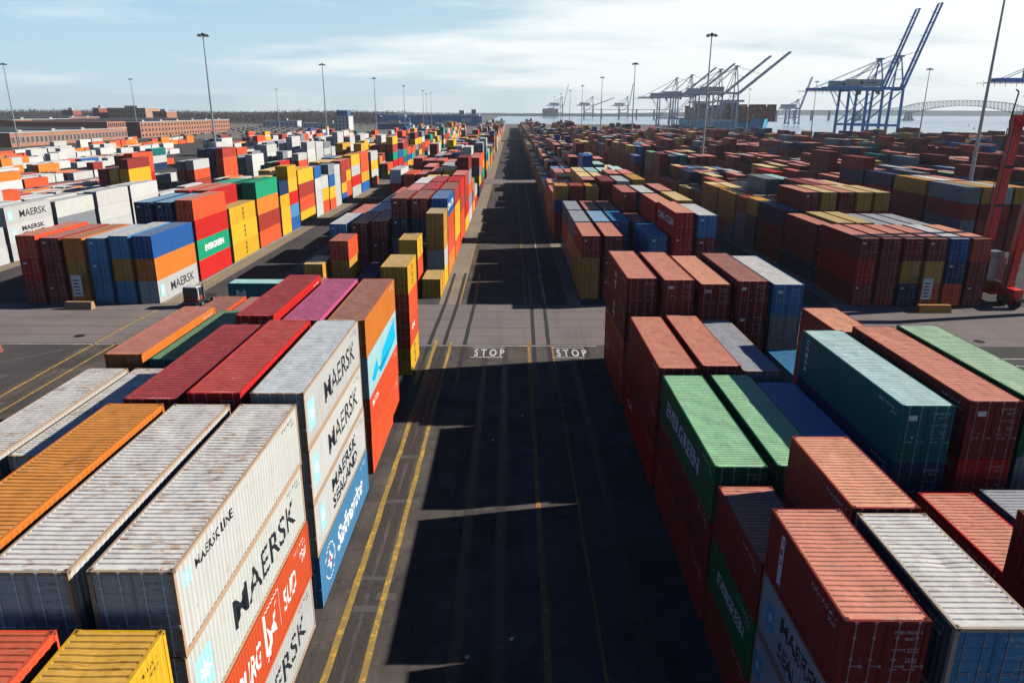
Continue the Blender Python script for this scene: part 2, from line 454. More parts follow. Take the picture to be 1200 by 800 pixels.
def end_code(h, k, dark):
    """small white lines of codes on the right hand door, as one mesh"""
    def f():
        mt = M_black if dark else M_white; bmj = bmesh.new()
        items = [(['CCLU 142165 2', 'MSKU 702189 4', 'TGHU 518033 7', 'ZCSU 250746 1'][k], .16, .25, 1.02, h-.45, .11), (['22G1', '45G1', '42G1', '45G1'][k], .55, .55, .80, h-.66, .10)]
        items += [('MAX GROSS', 0, .25, .62, h-1.0, .055), ('30.480 KG', 0, .68, 1.0, h-.97, .055), ('67.200 LB', 0, .68, 1.0, h-1.07, .055),
                  ('TARE', 0, .25, .42, h-1.35, .055), ('2.200 KG', 0, .68, 1.0, h-1.32, .055), ('4.850 LB', 0, .68, 1.0, h-1.42, .055), ('CU.CAP.', 0, .25, .5, h-1.68, .055), ('33.2 M3', 0, .68, 1.0, h-1.68, .055)]
        V, Fc = [], []
        for body, _, x0, x1, z, hg in items:
            src = text_mesh(body, 1.0, mt, res=1); a, b, c, d = width_of(src); n = len(V)
            for v in src.vertices: V.append((x0+(v.co.x-a)/(b-a)*(x1-x0), 0, z+(v.co.y-c)/(d-c)*hg))
            for p in src.polygons: Fc.append(tuple(n+i for i in p.vertices))
        me = bpy.data.meshes.new('lettering'); me.from_pydata(V, [], Fc); me.materials.append(mt); return me
    return cached(('code', h, k, dark), f)
def small_text(body, mt):
    return text_mesh(body, 1.0, mt, bold=.04)

# ------------------------------------------------------------------ colours (side, roof)
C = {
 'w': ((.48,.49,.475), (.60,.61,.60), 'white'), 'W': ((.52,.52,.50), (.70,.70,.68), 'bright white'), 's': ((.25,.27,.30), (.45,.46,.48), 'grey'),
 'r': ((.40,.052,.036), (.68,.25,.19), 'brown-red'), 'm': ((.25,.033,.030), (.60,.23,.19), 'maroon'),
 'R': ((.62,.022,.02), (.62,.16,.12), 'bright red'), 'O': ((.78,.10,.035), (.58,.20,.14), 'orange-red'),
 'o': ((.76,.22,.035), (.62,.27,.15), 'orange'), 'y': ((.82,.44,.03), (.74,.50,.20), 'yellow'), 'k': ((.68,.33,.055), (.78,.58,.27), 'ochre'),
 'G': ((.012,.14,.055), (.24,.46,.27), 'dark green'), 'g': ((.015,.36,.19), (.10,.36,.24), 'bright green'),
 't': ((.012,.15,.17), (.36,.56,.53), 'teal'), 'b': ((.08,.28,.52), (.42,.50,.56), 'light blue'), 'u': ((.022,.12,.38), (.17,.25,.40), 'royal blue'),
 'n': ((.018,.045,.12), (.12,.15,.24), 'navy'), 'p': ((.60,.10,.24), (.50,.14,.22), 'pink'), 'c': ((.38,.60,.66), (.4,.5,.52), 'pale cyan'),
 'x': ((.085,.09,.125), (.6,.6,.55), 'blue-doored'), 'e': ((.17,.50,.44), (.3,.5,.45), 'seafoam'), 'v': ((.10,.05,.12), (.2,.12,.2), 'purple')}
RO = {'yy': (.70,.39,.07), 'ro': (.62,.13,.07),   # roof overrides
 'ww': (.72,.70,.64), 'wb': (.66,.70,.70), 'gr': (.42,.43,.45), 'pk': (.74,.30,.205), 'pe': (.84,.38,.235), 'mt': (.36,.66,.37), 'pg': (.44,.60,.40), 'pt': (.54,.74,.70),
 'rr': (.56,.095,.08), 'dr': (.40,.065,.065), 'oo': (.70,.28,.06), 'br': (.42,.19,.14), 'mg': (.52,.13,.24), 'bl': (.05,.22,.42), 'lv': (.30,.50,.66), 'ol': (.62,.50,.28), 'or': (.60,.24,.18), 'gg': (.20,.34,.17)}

class Ct: pass
CTS = []
ORD = ['', 'second', 'third', 'fourth', 'fifth', 'sixth', 'seventh', 'eighth', 'ninth', 'tenth', 'eleventh', 'twelfth', 'thirteenth', 'fourteenth', 'fifteenth', 'sixteenth', 'seventeenth', 'eighteenth', 'nineteenth', 'twentieth']
def ordn(i):
    if i == 0: return 'first'
    if i < 20: return ORD[i]
    t = ['', '', 'twenty', 'thirty', 'forty', 'fifty', 'sixty'][(i+1)//10]; r = (i+1) % 10
    return t[:-1]+'ieth' if r == 0 else t+'-'+(['first']+ORD[1:9])[r-1]
def stack(block, row, colm, x, y, spec, Ln=L40, sub=''):
    """spec: tiers bottom to top, e.g. 'w+:M O+:H y/rr'   + high cube, :mark, /roof override"""
    z = .012; tiers = spec.split(); out = []
    for i, t in enumerate(tiers):
        mm = re.match(r'([A-Za-z])(\+?)(?::(\w+))?(?:/(\w+))?$', t)
        code, hc, mk, ro = mm.groups(); c = Ct()
        c.code = code; c.h = HC if hc else STD; c.L = Ln; c.x = x+rng.uniform(-.025, .025); c.y = y+rng.uniform(-.05, .05); c.z = z
        c.rz = R(rng.uniform(-.12, .12)); c.mk = mk; c.ro = ro; c.block = block; c.row = row; c.col = colm; c.tier = i; c.nt = len(tiers); c.sub = sub
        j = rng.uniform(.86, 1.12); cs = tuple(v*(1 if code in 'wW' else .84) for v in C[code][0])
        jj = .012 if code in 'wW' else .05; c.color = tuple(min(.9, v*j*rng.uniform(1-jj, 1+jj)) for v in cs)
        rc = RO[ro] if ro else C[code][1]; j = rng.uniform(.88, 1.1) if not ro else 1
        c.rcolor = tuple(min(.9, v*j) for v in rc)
        z += c.h+.004; CTS.append(c); out.append(c)
    return out

P = 2.92
def L0x(c): return -9.42-HW-P*c
def R0x(c): return 9.35+HW+P*c
PAD = 'r m R s n t k w'.split()
# near left block
D = {}
def put(block, xf, row, c, y, spec, Ln=L40, sub=''):
    stack(block, row, c, xf(c), y, spec, Ln, sub)
LB, RB, LF, RF, LL, RR = 'near left block', 'near right block', 'middle left block', 'middle right block', 'far left block', 'far right block'
A = lambda *a, **k: put(LB, L0x, *a, **k)
A(0, 0, 4.4, 'w w w y/yy'); A(0, 1, 4.4, 'w w w O/ro')
for c in (2, 3): A(0, c, 4.4, 'w r w')
for c in (4, 5): A(0, c, 4.4, 'w s')
A(1, 0, 17.4, 'w+:M O+:H w+:M w+:L/gr'.replace('/gr', '/ww'))
A(1, 1, 17.4, 's+ w+ w+ w+/ww'); A(1, 2, 17.4, 'r+ o+ w+ o+/oo'); A(1, 3, 17.4, 'w w+ w+'); A(1, 4, 17.4, 'r r O'); A(1, 5, 17.4, 's r R')
A(2, 0, 30.9, 'b+:B w+:S w+:M w+:M/wb'); A(2, 1, 30.9, 'r+ r+ r+ R+/rr'); A(2, 2, 30.9, 'r+ r m+ r+/dr')
A(2, 3, 30.9, 'w w+ w+/ww'); A(2, 4, 30.9, 'w+ w w+/ww'); A(2, 5, 30.9, 'w+ w w+/ww')
A(3, 0, 45.1, 'O+ O:N c+:P o/br'); A(3, 1, 45.1, 'm+ r r p+/mg'); A(3, 2, 45.1, 'r+ r+ r R+/dr'); A(3, 3, 44.9, 's s'); A(3, 4, 44.9, 'r t+ t+/gg'); A(3, 5, 44.9, 'r+ O+ o+/or')
A(4, 0, 64.8, 'y:K O:C O y:K', L20); A(4, 5, 58.0, 'r r O/br', L20); A(4, 4, 57.8, 'r s r/br', L20); A(4, 3, 58.4, 'r r+ r/br')
# near right block
A = lambda *a, **k: put(RB, R0x, *a, **k)
A(0, 0, 17.05, 'r w:M w:S m:X/pk', L20); A(0, 1, 16.7, 'b b x x/ww', L20); A(0, 2, 17.0, 'r m', L20); A(0, 3, 16.95, 'm m r m', L20); A(0, 4, 17.0, 'm m', L20)
A(1, 0, 23.4, 'r G:E m/pk', L20); A(1, 1, 23.1, 'r m r r/pe', L20); A(1, 2, 23.2, 'r m', L20); A(1, 3, 22.9, 'r r R/pk', L20); A(1, 4, 23.1, 's s s/gr', L20); A(1, 5, 23.0, 'r r m', L20)
A(2, 0, 30.05, 'r m+ G+:E/mt'); A(2, 1, 30.2, 's m+ G+/mt'); A(2, 2, 30.5, 'b b b/lv'); A(2, 3, 31.2, 'm+ m n t+:T/pt'); A(2, 4, 31.0, 'r+ r+ R m+/pk'); A(2, 5, 31.3, 's s+ s+ G+/pg')
A(3, 0, 43.5, 'R+:C m r+/pk'); A(3, 1, 43.9, 'r m+ r+/pk'); A(3, 2, 44.7, 'w w w/gr'); A(3, 3, 44.0, 's'); A(3, 4, 45.0, 'r r r r/pe', L20); A(3, 4, 51.2, 'b b/bl', L20, 'rear')
A(4, 0, 57.8, 'O+:N O m:F m+:F/pk'); A(4, 1, 57.2, 'n m+ m+ r/pk'); A(4, 2, 57.1, 's m m+:Z m:Z/pe'); A(4, 3, 56.9, 'n m+ m+ m/br'); A(4, 4, 57.1, 'n n s+ b/ww')
# middle left block (behind the crossing road)
A = lambda *a, **k: put(LF, L0x, *a, **k)
A(0, 0, 94.4, 'y:K', L20); A(0, 1, 94.4, 'R O y:K', L20); A(0, 3, 93.5, 'n', L20); A(0, 4, 93.4, 'k k O', L20); A(0, 5, 91.2, 'k k', L20); A(0, 2, 94.2, 'n', L20)
A(1, 0, 100.6, 'y w k k/ol', L20); A(1, 1, 100.6, 'r m', L20); A(1, 3, 100, 'v', L20)
rowY = [91.0+13.25*k for k in range(60)]
A(2, 0, 107.6, 'o+ O+ O+ u+:W'); A(2, 1, 107.6, 's+ s+ n+ r+/br'); A(2, 2, 107.6, 's+ s+ n+ m+/br'); A(2, 3, 106.6, 'm m+ m+'); A(2, 4, 106.6, 'm m m+/ww'.replace('/ww', '/pk')); A(2, 5, 105.8, 'b b b+/ww')
A(3, 0, 121.0, 'O+ y+:K y+:K r+/br'); A(3, 1, 121.0, 'r+ r+ r+ R+/dr'); A(3, 2, 121, 'm m+ s+ m+/v'.replace('/v', '')); A(3, 3, 120, 'm m+ w+/ww'); A(3, 4, 120, 's w w+/ww'); A(3, 5, 120, 'r r O')
A(4, 0, 134.3, 'O+ O+ r+ R+'); A(4, 1, 134.3, 'r+ r+ r+ R+/dr'); A(4, 2, 134.3, 's m+ s+ w+/ww'); A(4, 3, 134, 's n+ n+'); A(4, 4, 134, 's r w+/gr'); A(4, 5, 134, 'r r')
A(5, 0, 148.3, 'y+ R+ r+ r+'); A(5, 1, 147.6, 'r y y k+'); A(5, 2, 147.6, 'r k k k+'); A(5, 3, 147.6, 's s n+'); A(5, 4, 147.6, 's m r+'); A(5, 5, 147.6, 'r R')
# middle right block
def R0bx(c): return 9.12+HW+P*c
A = lambda *a, **k: put(RF, R0bx, *a, **k)
A(0, 0, 94.4, 'k+ k:K r+:C/pk'); A(0, 1, 94.4, 'r+ m m+/pk'); A(0, 3, 94.6, 'b+ b b+:F/bl'); A(0, 4, 93.2, 'm+ m+ R+ R+:W/pe'); A(0, 5, 93.2, 'r m+ m+ b+/ww')
A(1, 0, 107.6, 's k+ s+/ww'.replace('/ww', '/gr')); A(1, 1, 107.6, 's s+ s+/lv'); A(1, 2, 108.6, 'b b+ b+/bl'); A(1, 3, 107.8, 'm m m+'); A(1, 4, 106.6, 'r R+ R+ R+/pe'); A(1, 5, 106.6, 'r+ m+ k+ k+')
A(2, 0, 120.9, 's R+ s+/gr'); A(2, 1, 120.9, 's m+ m+'); A(2, 2, 120.9, 's m+ m+'); A(2, 3, 120.4, 'r+ m m+ r+/or'); A(2, 4, 120.2, 's s+ m+ s+/ww'); A(2, 5, 120.2, 'r+ m+ r+ m+/pk')
def R0cx(c): return 8.1+HW+P*c
A = lambda *a, **k: put(RF, R0cx, *a, **k)
A(3, 0, 139.9, 'r r u k', L20); A(3, 1, 139.9, 'r r r r/pk', L20); A(3, 2, 139.9, 'r m t k', L20)
A(3, 0, 146.2, 'r r+ R+/pk', L20, 'rear'); A(3, 1, 146.2, 'm m m+', L20, 'rear'); A(3, 2, 146.2, 'm m m+ m+', L20, 'rear')
A(3, 3, 139.9, 'm+ m+ m m+'); A(3, 4, 139.9, 's s+ m+ w+/wb'); A(3, 5, 139.9, 's+ m+ m+ k+')
A(4, 0, 153.2, 'k k r+'); A(4, 1, 153.2, 'k r m+'); A(4, 2, 153.2, 'r m r+ k+'); A(4, 3, 153.2, 'm k m+ k+'); A(4, 4, 153.2, 'r+ m+ m+ r+'); A(4, 5, 153.2, 'r+ m+ t+ r+')
A(5, 0, 166.6, 'k o+ r+'); A(5, 1, 166.6, 'k k r+'); A(5, 2, 166.6, 'k m k+ k+'); A(5, 3, 166.6, 'r m m+ t+'); A(5, 4, 166.6, 't t t+ t+/pt'); A(5, 5, 166.6, 'k k+ k+ t+/pt')
# far left block
def L1x(c): return -45.2-HW-P*c
A = lambda *a, **k: put(LL, L1x, *a, **k)
A(0, 0, 91, 'w+:M o+ u+'); A(0, 1, 91, 'b+ k+ b+/ww'); A(0, 2, 91, 'b b+ b+/wb'); A(0, 3, 91, 'o k+ o+'); A(0, 4, 91, 'm m+ m+'); A(0, 5, 91, 'm+ R+ O+/pk')
A(1, 0, 104.1, 'R+ g+:E R+ O+/pk'); A(1, 1, 104.1, 'r m+ n+ n+/lv'); A(1, 2, 104.1, 'r m+ n+ n+/lv'); A(1, 3, 105, 'm r/br'); A(1, 4, 104.5, 'm r/br'); A(1, 5, 104.1, 'm')
A(2, 0, 117.4, 'y+:K y+:K y+:K'); A(2, 1, 117.2, 'r+ R+ R+ R+/pk'); A(2, 2, 117.2, 'r+ r+ R+ R+/pk'); A(2, 3, 117.4, 'r w m'); A(2, 4, 117.4, 'w r g+/gg'.replace('/gg', '')); A(2, 5, 117.4, 'w w')
A(3, 0, 130.6, 'O+ r+ o+ g+:E'); A(3, 1, 130.6, 'r s+ n+ G+'); A(3, 2, 130.6, 's s+ n+ g+'); A(3, 3, 130.6, 'w w w'); A(3, 4, 130.6, 'w w W'); A(3, 5, 130.6, 'w')
A(4, 0, 143.9, 'y y y n', L20); A(4, 0, 150.1, 'u b R y y', L20, 'rear'); A(4, 1, 143.9, 'r+ s+ s+ y'); A(4, 2, 143.9, 'r k s y'); A(4, 3, 143.9, 'w w y')
A(5, 0, 157.1, 'y+:K O+ r+ y+:K'); A(5, 1, 157.1, 'r+ y+ k+ k+'); A(5, 2, 157.1, 'r+ y+ k+ k+'); A(5, 3, 157.1, 'w w')
A(6, 0, 170.4, 'w+ w+ w+ u', L20); A(6, 0, 176.6, 'O+ y+ w+', L20, 'rear'); A(6, 1, 170.4, 'w r O+'); A(6, 2, 170.4, 'w w O+')
A(7, 0, 183.6, 'O y+ u+ s', L20); A(7, 0, 189.8, 'w w w w', L20, 'rear'); A(7, 1, 183.6, 'r s O+'); A(7, 2, 183.6, 's s r+')
A(8, 0, 196.9, 'u y r+ r+', L20); A(8, 0, 203.1, 'O O y+ r+', L20, 'rear'); A(8, 1, 196.9, 's r n+ y'); A(8, 2, 196.9, 's r k+ k'); A(8, 3, 196.9, 's r n+')
A(9, 0, 210.1, 'w+:M R+ w+:M y+:K'); A(9, 1, 210.1, 's s k+ y+'); A(9, 2, 210.1, 's n k+ u+'); A(9, 3, 210.1, 's n u+')
A(10, 0, 223.4, 'u+ y+ O+ O+'); A(10, 1, 223.4, 's r s+ r+'); A(10, 2, 223.4, 's s m+')
# far right block
def R1x(c): return 44.0+HW+2.86*c
A = lambda *a, **k: put(RR, R1x, *a, **k)
A(0, 0, 91.6, 'm+ R+ m+/pk'); A(0, 1, 91.5, 'm+ m+ m+/pk'); A(0, 2, 91.5, 'n+ k+ m+/pk'); A(0, 3, 91.4, 'O+ k+ m+/pk'); A(0, 4, 91.5, 'O+ n+ u+/ww'); A(0, 5, 91.6, 'm+ m+ O+/pe')
A(1, 0, 105.2, 'n m+ m+:K/pk'); A(1, 1, 105.2, 'r+ m+ k+'); A(1, 2, 105.2, 'm+ m+ k+'); A(1, 3, 105.2, 'm+ r s+'); A(1, 4, 105.2, 'r+ r s+'); A(1, 5, 105.2, 'r+ m s+')
A(2, 0, 118.6, 'm+ m+ n+'); A(2, 1, 118.6, 'r+ r+ n+ m+/pk'); A(2, 2, 118.6, 'm+ m+ m+ k+'); A(2, 3, 118.6, 'm+ k+ r+ m+/pk'); A(2, 4, 118.6, 'r+ m+ r+ k+'); A(2, 5, 118.6, 'r+ n+ r+ k+')
A(3, 0, 132.0, 'n+ n+ k+:K', L20); A(3, 0, 138.2, 's s+ r+', L20, 'rear'); A(3, 1, 132.0, 'm n+ k+'); A(3, 2, 132, 'm m+ r+'); A(3, 3, 132, 'r+ m+ m+ m+'); A(3, 4, 132, 'm+ m+ r+ m+'); A(3, 5, 132, 'r r+ k+ k+')
A(4, 0, 145.4, 's k+ k+:K', L20); A(4, 0, 151.6, 'r k+ k+:K', L20, 'rear'); A(4, 1, 145.4, 'r r+ r+'); A(4, 2, 145.4, 's r+ s+ s+:M'); A(4, 3, 145.4, 'm m+ t+ t+'); A(4, 4, 145.4, 'r r+ r+'); A(4, 5, 145.4, 'r m+ r+/rr')
A(5, 0, 158.8, 'r k+ k+:K', L20); A(5, 0, 165.0, 'm k+ k+:K', L20, 'rear'); A(5, 1, 158.8, 'r r+ k+'); A(5, 2, 158.8, 'r m+ m+'); A(5, 3, 158.8, 'm m+ t+'); A(5, 4, 158.8, 'm+ m+ R+ R+'); A(5, 5, 158.8, 'm m+ k+')
def R2x(c): return 80.5+HW+2.86*c
A = lambda *a, **k: put('outer right block', R2x, *a, **k)
A(0, 0, 131.0, 'm+ s r+ s+:M/ww'); A(0, 1, 131.0, 'm+ r m+ k+'); A(0, 2, 131, 'm m+ r+ w+/ww'); A(0, 3, 131, 'm m+ m+ k+'); A(0, 4, 131, 'm m+ m+')
A(1, 0, 144.4, 'm m+ m+ k+:K'); A(1, 1, 144.4, 'm m+ r+ w+/ww'); A(1, 2, 144.4, 'n m+ m+ r+'); A(1, 3, 144.4, 'n m+ k+')
A(2, 0, 157.8, 'm n+ R+ n+'); A(2, 1, 157.8, 'm+ m+ m+'); A(2, 2, 157.8, 'm+ m+ m+ s+')
# outer left block
def L2x(c): return -81.2-HW-P*c
A = lambda *a, **k: put('outer left block', L2x, *a, **k)
A(0, 0, 91, 'w w'); A(0, 1, 91, 'w'); A(1, 0, 104.1, 'w+ w+'); A(1, 1, 104.1, 'w w')
A(2, 0, 117.4, 'w+ W+:S W+:M/ww'); A(2, 1, 117.4, 'w w W+:M'); A(2, 2, 117.4, 's w+ w+:M'); A(3, 0, 130.8, 's s W+'); A(3, 1, 130.8, 's W+ W+')
A(4, 0, 144.4, 'w W+:M W+:M/ww'); A(4, 1, 144.4, 'w w W+:M'); A(5, 0, 157.6, 'w W+ W+'); A(5, 1, 157.6, 'w w W+'); A(6, 0, 170.8, 'w W'); A(2, 3, 117.4, 'w w O+:C'); A(3, 3, 130.8, 'w y+')

# ------------------------------------------------------------------ far stacks, generated
PAL_L = 'OOOrrRyyywwwssumgtnkrWOom'
PAL_R = 'mmmmmmmmrrrrrrkkknntssGuRmm'
PAL_W = 'WWWwwwWWsssWwOW'
PAL_X = 'WWWwOOoOryutWmRr'
def field(block, x, side, cols, y0, y1, tmin, tmax, pal, fill=.93, pitch=13.3, row0=6, step=P, cap=(9,)):
    k = 0; y = y0
    while y < y1:
        base = rng.randint(tmin, tmax)
        for c in range(cols):
            if rng.random() > fill: continue
            n = max(1, min(5, base+rng.choice((-1, 0, 0, 0, 0, 0, 1)), cap[min(c, len(cap)-1)]))
            two = rng.random() < .12
            for s in range(2 if two else 1):
                if c > 0 and rng.random() < .7: pass
                spec = ' '.join(rng.choice(pal)+('+' if rng.random() < .55 else '') for _ in range(n))
                stack(block, row0+k, c, x+side*(HW+step*c), y+6.15*s, spec, L20 if two else L40, 'rear' if s else '')
        y += pitch; k += 1
field(LF, -9.42, -1, 6, 161, 250, 3, 4, PAL_L); field(LF, -9.42, -1, 6, 272, 980, 3, 4, PAL_L, row0=14)
field(RF, 8.1, 1, 6, 180, 250, 3, 4, 'mrkkrtsomku', cap=(2, 3, 3, 9)); field(RF, 8.1, 1, 6, 272, 1080, 3, 4, PAL_R+'k', row0=13, cap=(2, 3, 3, 9))
field(LL, -45.2, -1, 4, 240, 250, 4, 4, 'yOrRkw', row0=11); field(LL, -45.2, -1, 5, 272, 760, 3, 4, PAL_L, row0=14)
field(RR, 44.4, 1, 6, 172.2, 250, 2, 4, PAL_R, row0=6); field(RR, 44.4, 1, 6, 272, 860, 3, 4, PAL_R, row0=13)
field('outer right block', 80.5, 1, 6, 171.2, 250, 2, 4, PAL_R+'mm', row0=3); field('outer right block', 80.5, 1, 6, 272, 700, 3, 4, PAL_R, row0=10)
for i, (x, ya, yb) in enumerate(((116.5, 158, 600), (152.5, 172, 560), (188.5, 200, 540), (224.5, 240, 530), (260, 280, 520), (296, 320, 500), (332, 350, 470))):
    field('right block %s' % ordn(i+3), x, 1, 6, ya, yb, 2, 4, PAL_R+'mmmr', row0=0)
field('outer left block', -81.2, -1, 5, 184, 240, 1, 1, 'WWWWo', .55, row0=8)
field('outer left block', -81.2, -1, 5, 285, 440, 3, 4, PAL_W, .75, row0=14); field('outer left block', -81.2, -1, 5, 470, 640, 2, 4, PAL_X, .6, row0=30)
field('left block fourth', -117, -1, 6, 168, 260, 1, 1, 'WWWWwWoOr', .8, row0=0); field('left block fourth', -117, -1, 4, 320, 420, 2, 4, PAL_W, .55, row0=8)
field('left block fifth', -152, -1, 5, 205, 330, 1, 1, 'WWWuWoOrW', .85, row0=0)
field('left block sixth', -188, -1, 4, 240, 420, 1, 1, 'WWoWWO', .85, row0=0)
field('left block seventh', -218, -1, 3, 270, 470, 1, 1, 'WWWWW', .9, row0=0)
field('left block eighth', -238, -1, 2, 300, 560, 1, 1, 'oOooOoo', .95, row0=0)
field('left block ninth', -262, -1, 2, 330, 620, 1, 1, 'WWwWWOW', .7, row0=0)
field('left block eleventh', -130, -1, 6, 450, 700, 1, 2, PAL_X, .5, row0=0); field('left block twelfth', -175, -1, 6, 470, 760, 1, 2, PAL_X, .45, row0=0); field('left block thirteenth', -100, -1, 5, 700, 960, 1, 2, PAL_X, .6, row0=0)
for (x, y, specs) in ((-104, 200, ('m y+:K y+ m', 'm k+ k+', 'm m+ m+')), (-110, 215, ('r+ R+ O+ O+', 'm m m+ m+', 'n m m+')), (-100, 232, ('r+ O+ w+:M', 's r+ s+')), (-96, 246, ('O+ O+ O+ r+', 'n+ n+ n+ n+', 's n+ n+ n+')), (-92, 262, ('W+ W+ W+', 's s s')), (-85, 270, ('e+ R+', 's G+')),
                      (-128, 330, ('w+ W+ W+ W+', 's+ n+ n+ n+')), (-145, 300, ('n+ w+ t+', 's n R')), (-160, 400, ('W+ W+ w+', 's s+ w+'))):
    for i, sp_ in enumerate(specs): stack('outer left block' if x > -100 else 'left block fourth', 30+int(y/10), i, x-i*P, y, sp_)
# ------------------------------------------------------------------ which containers does the photo show largest
V, Fc = [], []
for i, c in enumerate(CTS):
    n = len(V); x0, x1, y0, y1, z0, z1 = c.x-HW, c.x+HW, c.y, c.y+c.L, c.z, c.z+c.h
    V += [(x0,y0,z0),(x1,y0,z0),(x1,y1,z0),(x0,y1,z0),(x0,y0,z1),(x1,y0,z1),(x1,y1,z1),(x0,y1,z1)]
    for q in ((0,3,2,1),(4,5,6,7),(0,1,5,4),(1,2,6,5),(2,3,7,6),(3,0,4,7)): Fc.append(tuple(n+k for k in q))
bvh = BVHTree.FromPolygons(V, Fc)
for c in CTS: c.px = 0
o = Vector((0, 0, H)); stp = 3
for py in range(110, 800, stp):
    for px in range(0, 1200, stp):
        d = Fv + Rv*((px-600)/F_PX) - Uv*((py-400)/F_PX)
        hit = bvh.ray_cast(o, d, 3000)
        if hit[2] is not None: CTS[hit[2]//6].px += 1
vis = sorted([c for c in CTS if c.px > 0], key=lambda c: -c.px)
IND = vis[:296]
for c in CTS: c.ind = False
for c in IND: c.ind = True
print('containers', len(CTS), 'visible', len(vis), 'individual', len(IND), 'smallest px', IND[-1].px*9)

BK = {LB: 'near left block', RB: 'near right block', LF: 'middle left block', RF: 'middle right block', LL: 'far left block', RR: 'far right block'}
MKD = {'M': 'black lettering and star', 'L': 'small black lettering', 'S': 'two-line lettering and star', 'E': 'wide white lettering', 'H': 'white running-figure emblem', 'B': 'white script lettering', 'P': 'cyan brush patch',
       'K': 'stacked black letters', 'W': 'large white lettering', 'C': 'white lettering', 'F': 'white emblem', 'X': 'white upright strip', 'N': 'small white lettering', 'T': 'upright white letters', 'Z': 'white door lettering'}
seen = {}
def label_of(c):
    size = '20-foot' if c.L < 7 else ''
    name = C[c.code][2]
    tier = 'top' if c.tier == c.nt-1 else ('bottom' if c.tier == 0 else ordn(c.tier)+'-tier')
    if c.nt == 1: tier = 'single'
    cn = c.col+1
    if cn == 1: st = 'lane-edge stack'
    else: st = ordn(c.col)+' stack from lane'
    rw = ordn(c.row)+(' row rear' if c.sub else ' row')
    mk = (' with '+MKD[c.mk]) if c.mk else ''
    lab = '%s %scontainer%s, %s, %s, %s, %s' % (name, size+' ' if size and not mk else '', mk, tier, st, rw, c.block)
    if len(lab.split()) > 16: lab = '%s container%s, %s, %s, %s, %s' % (name, mk, tier, st.replace(' from lane', ''), rw, c.block.replace(' block', ''))
    while len(lab.split()) > 16: lab = lab.replace(mk, '')
    if lab in seen: print('DUP', lab)
    seen[lab] = 1
    return lab
SPECIAL = {}
M_rp = None
def redpatch():
    mt = paint('orange_roof_with_faded_red', True, .5); nt = mt.node_tree; b = nt.nodes['Principled BSDF']
    src = b.inputs['Base Color'].links[0].from_socket; tc = nt.nodes.new('ShaderNodeTexCoord'); mp = nt.nodes.new('ShaderNodeMapping')
    mp.inputs['Scale'].default_value = (1.1, .20, 1); mp.inputs['Location'].default_value = (.1, -1.15, 0); L(nt, tc.outputs['Object'], mp.inputs[0])
    g = nt.nodes.new('ShaderNodeTexGradient'); g.gradient_type = 'SPHERICAL'; L(nt, mp.outputs[0], g.inputs[0])
    n = noise(nt, tc.outputs['Object'], 1.4, 4); f = ramp(nt, math_(nt, 'ADD', g.outputs['Fac'], math_(nt, 'MULTIPLY_ADD', n, .5, -.25)), .25, .5)
    L(nt, mix(nt, math_(nt, 'MULTIPLY', f, .85), src, (.55, .10, .08)), b.inputs['Base Color']); return mt

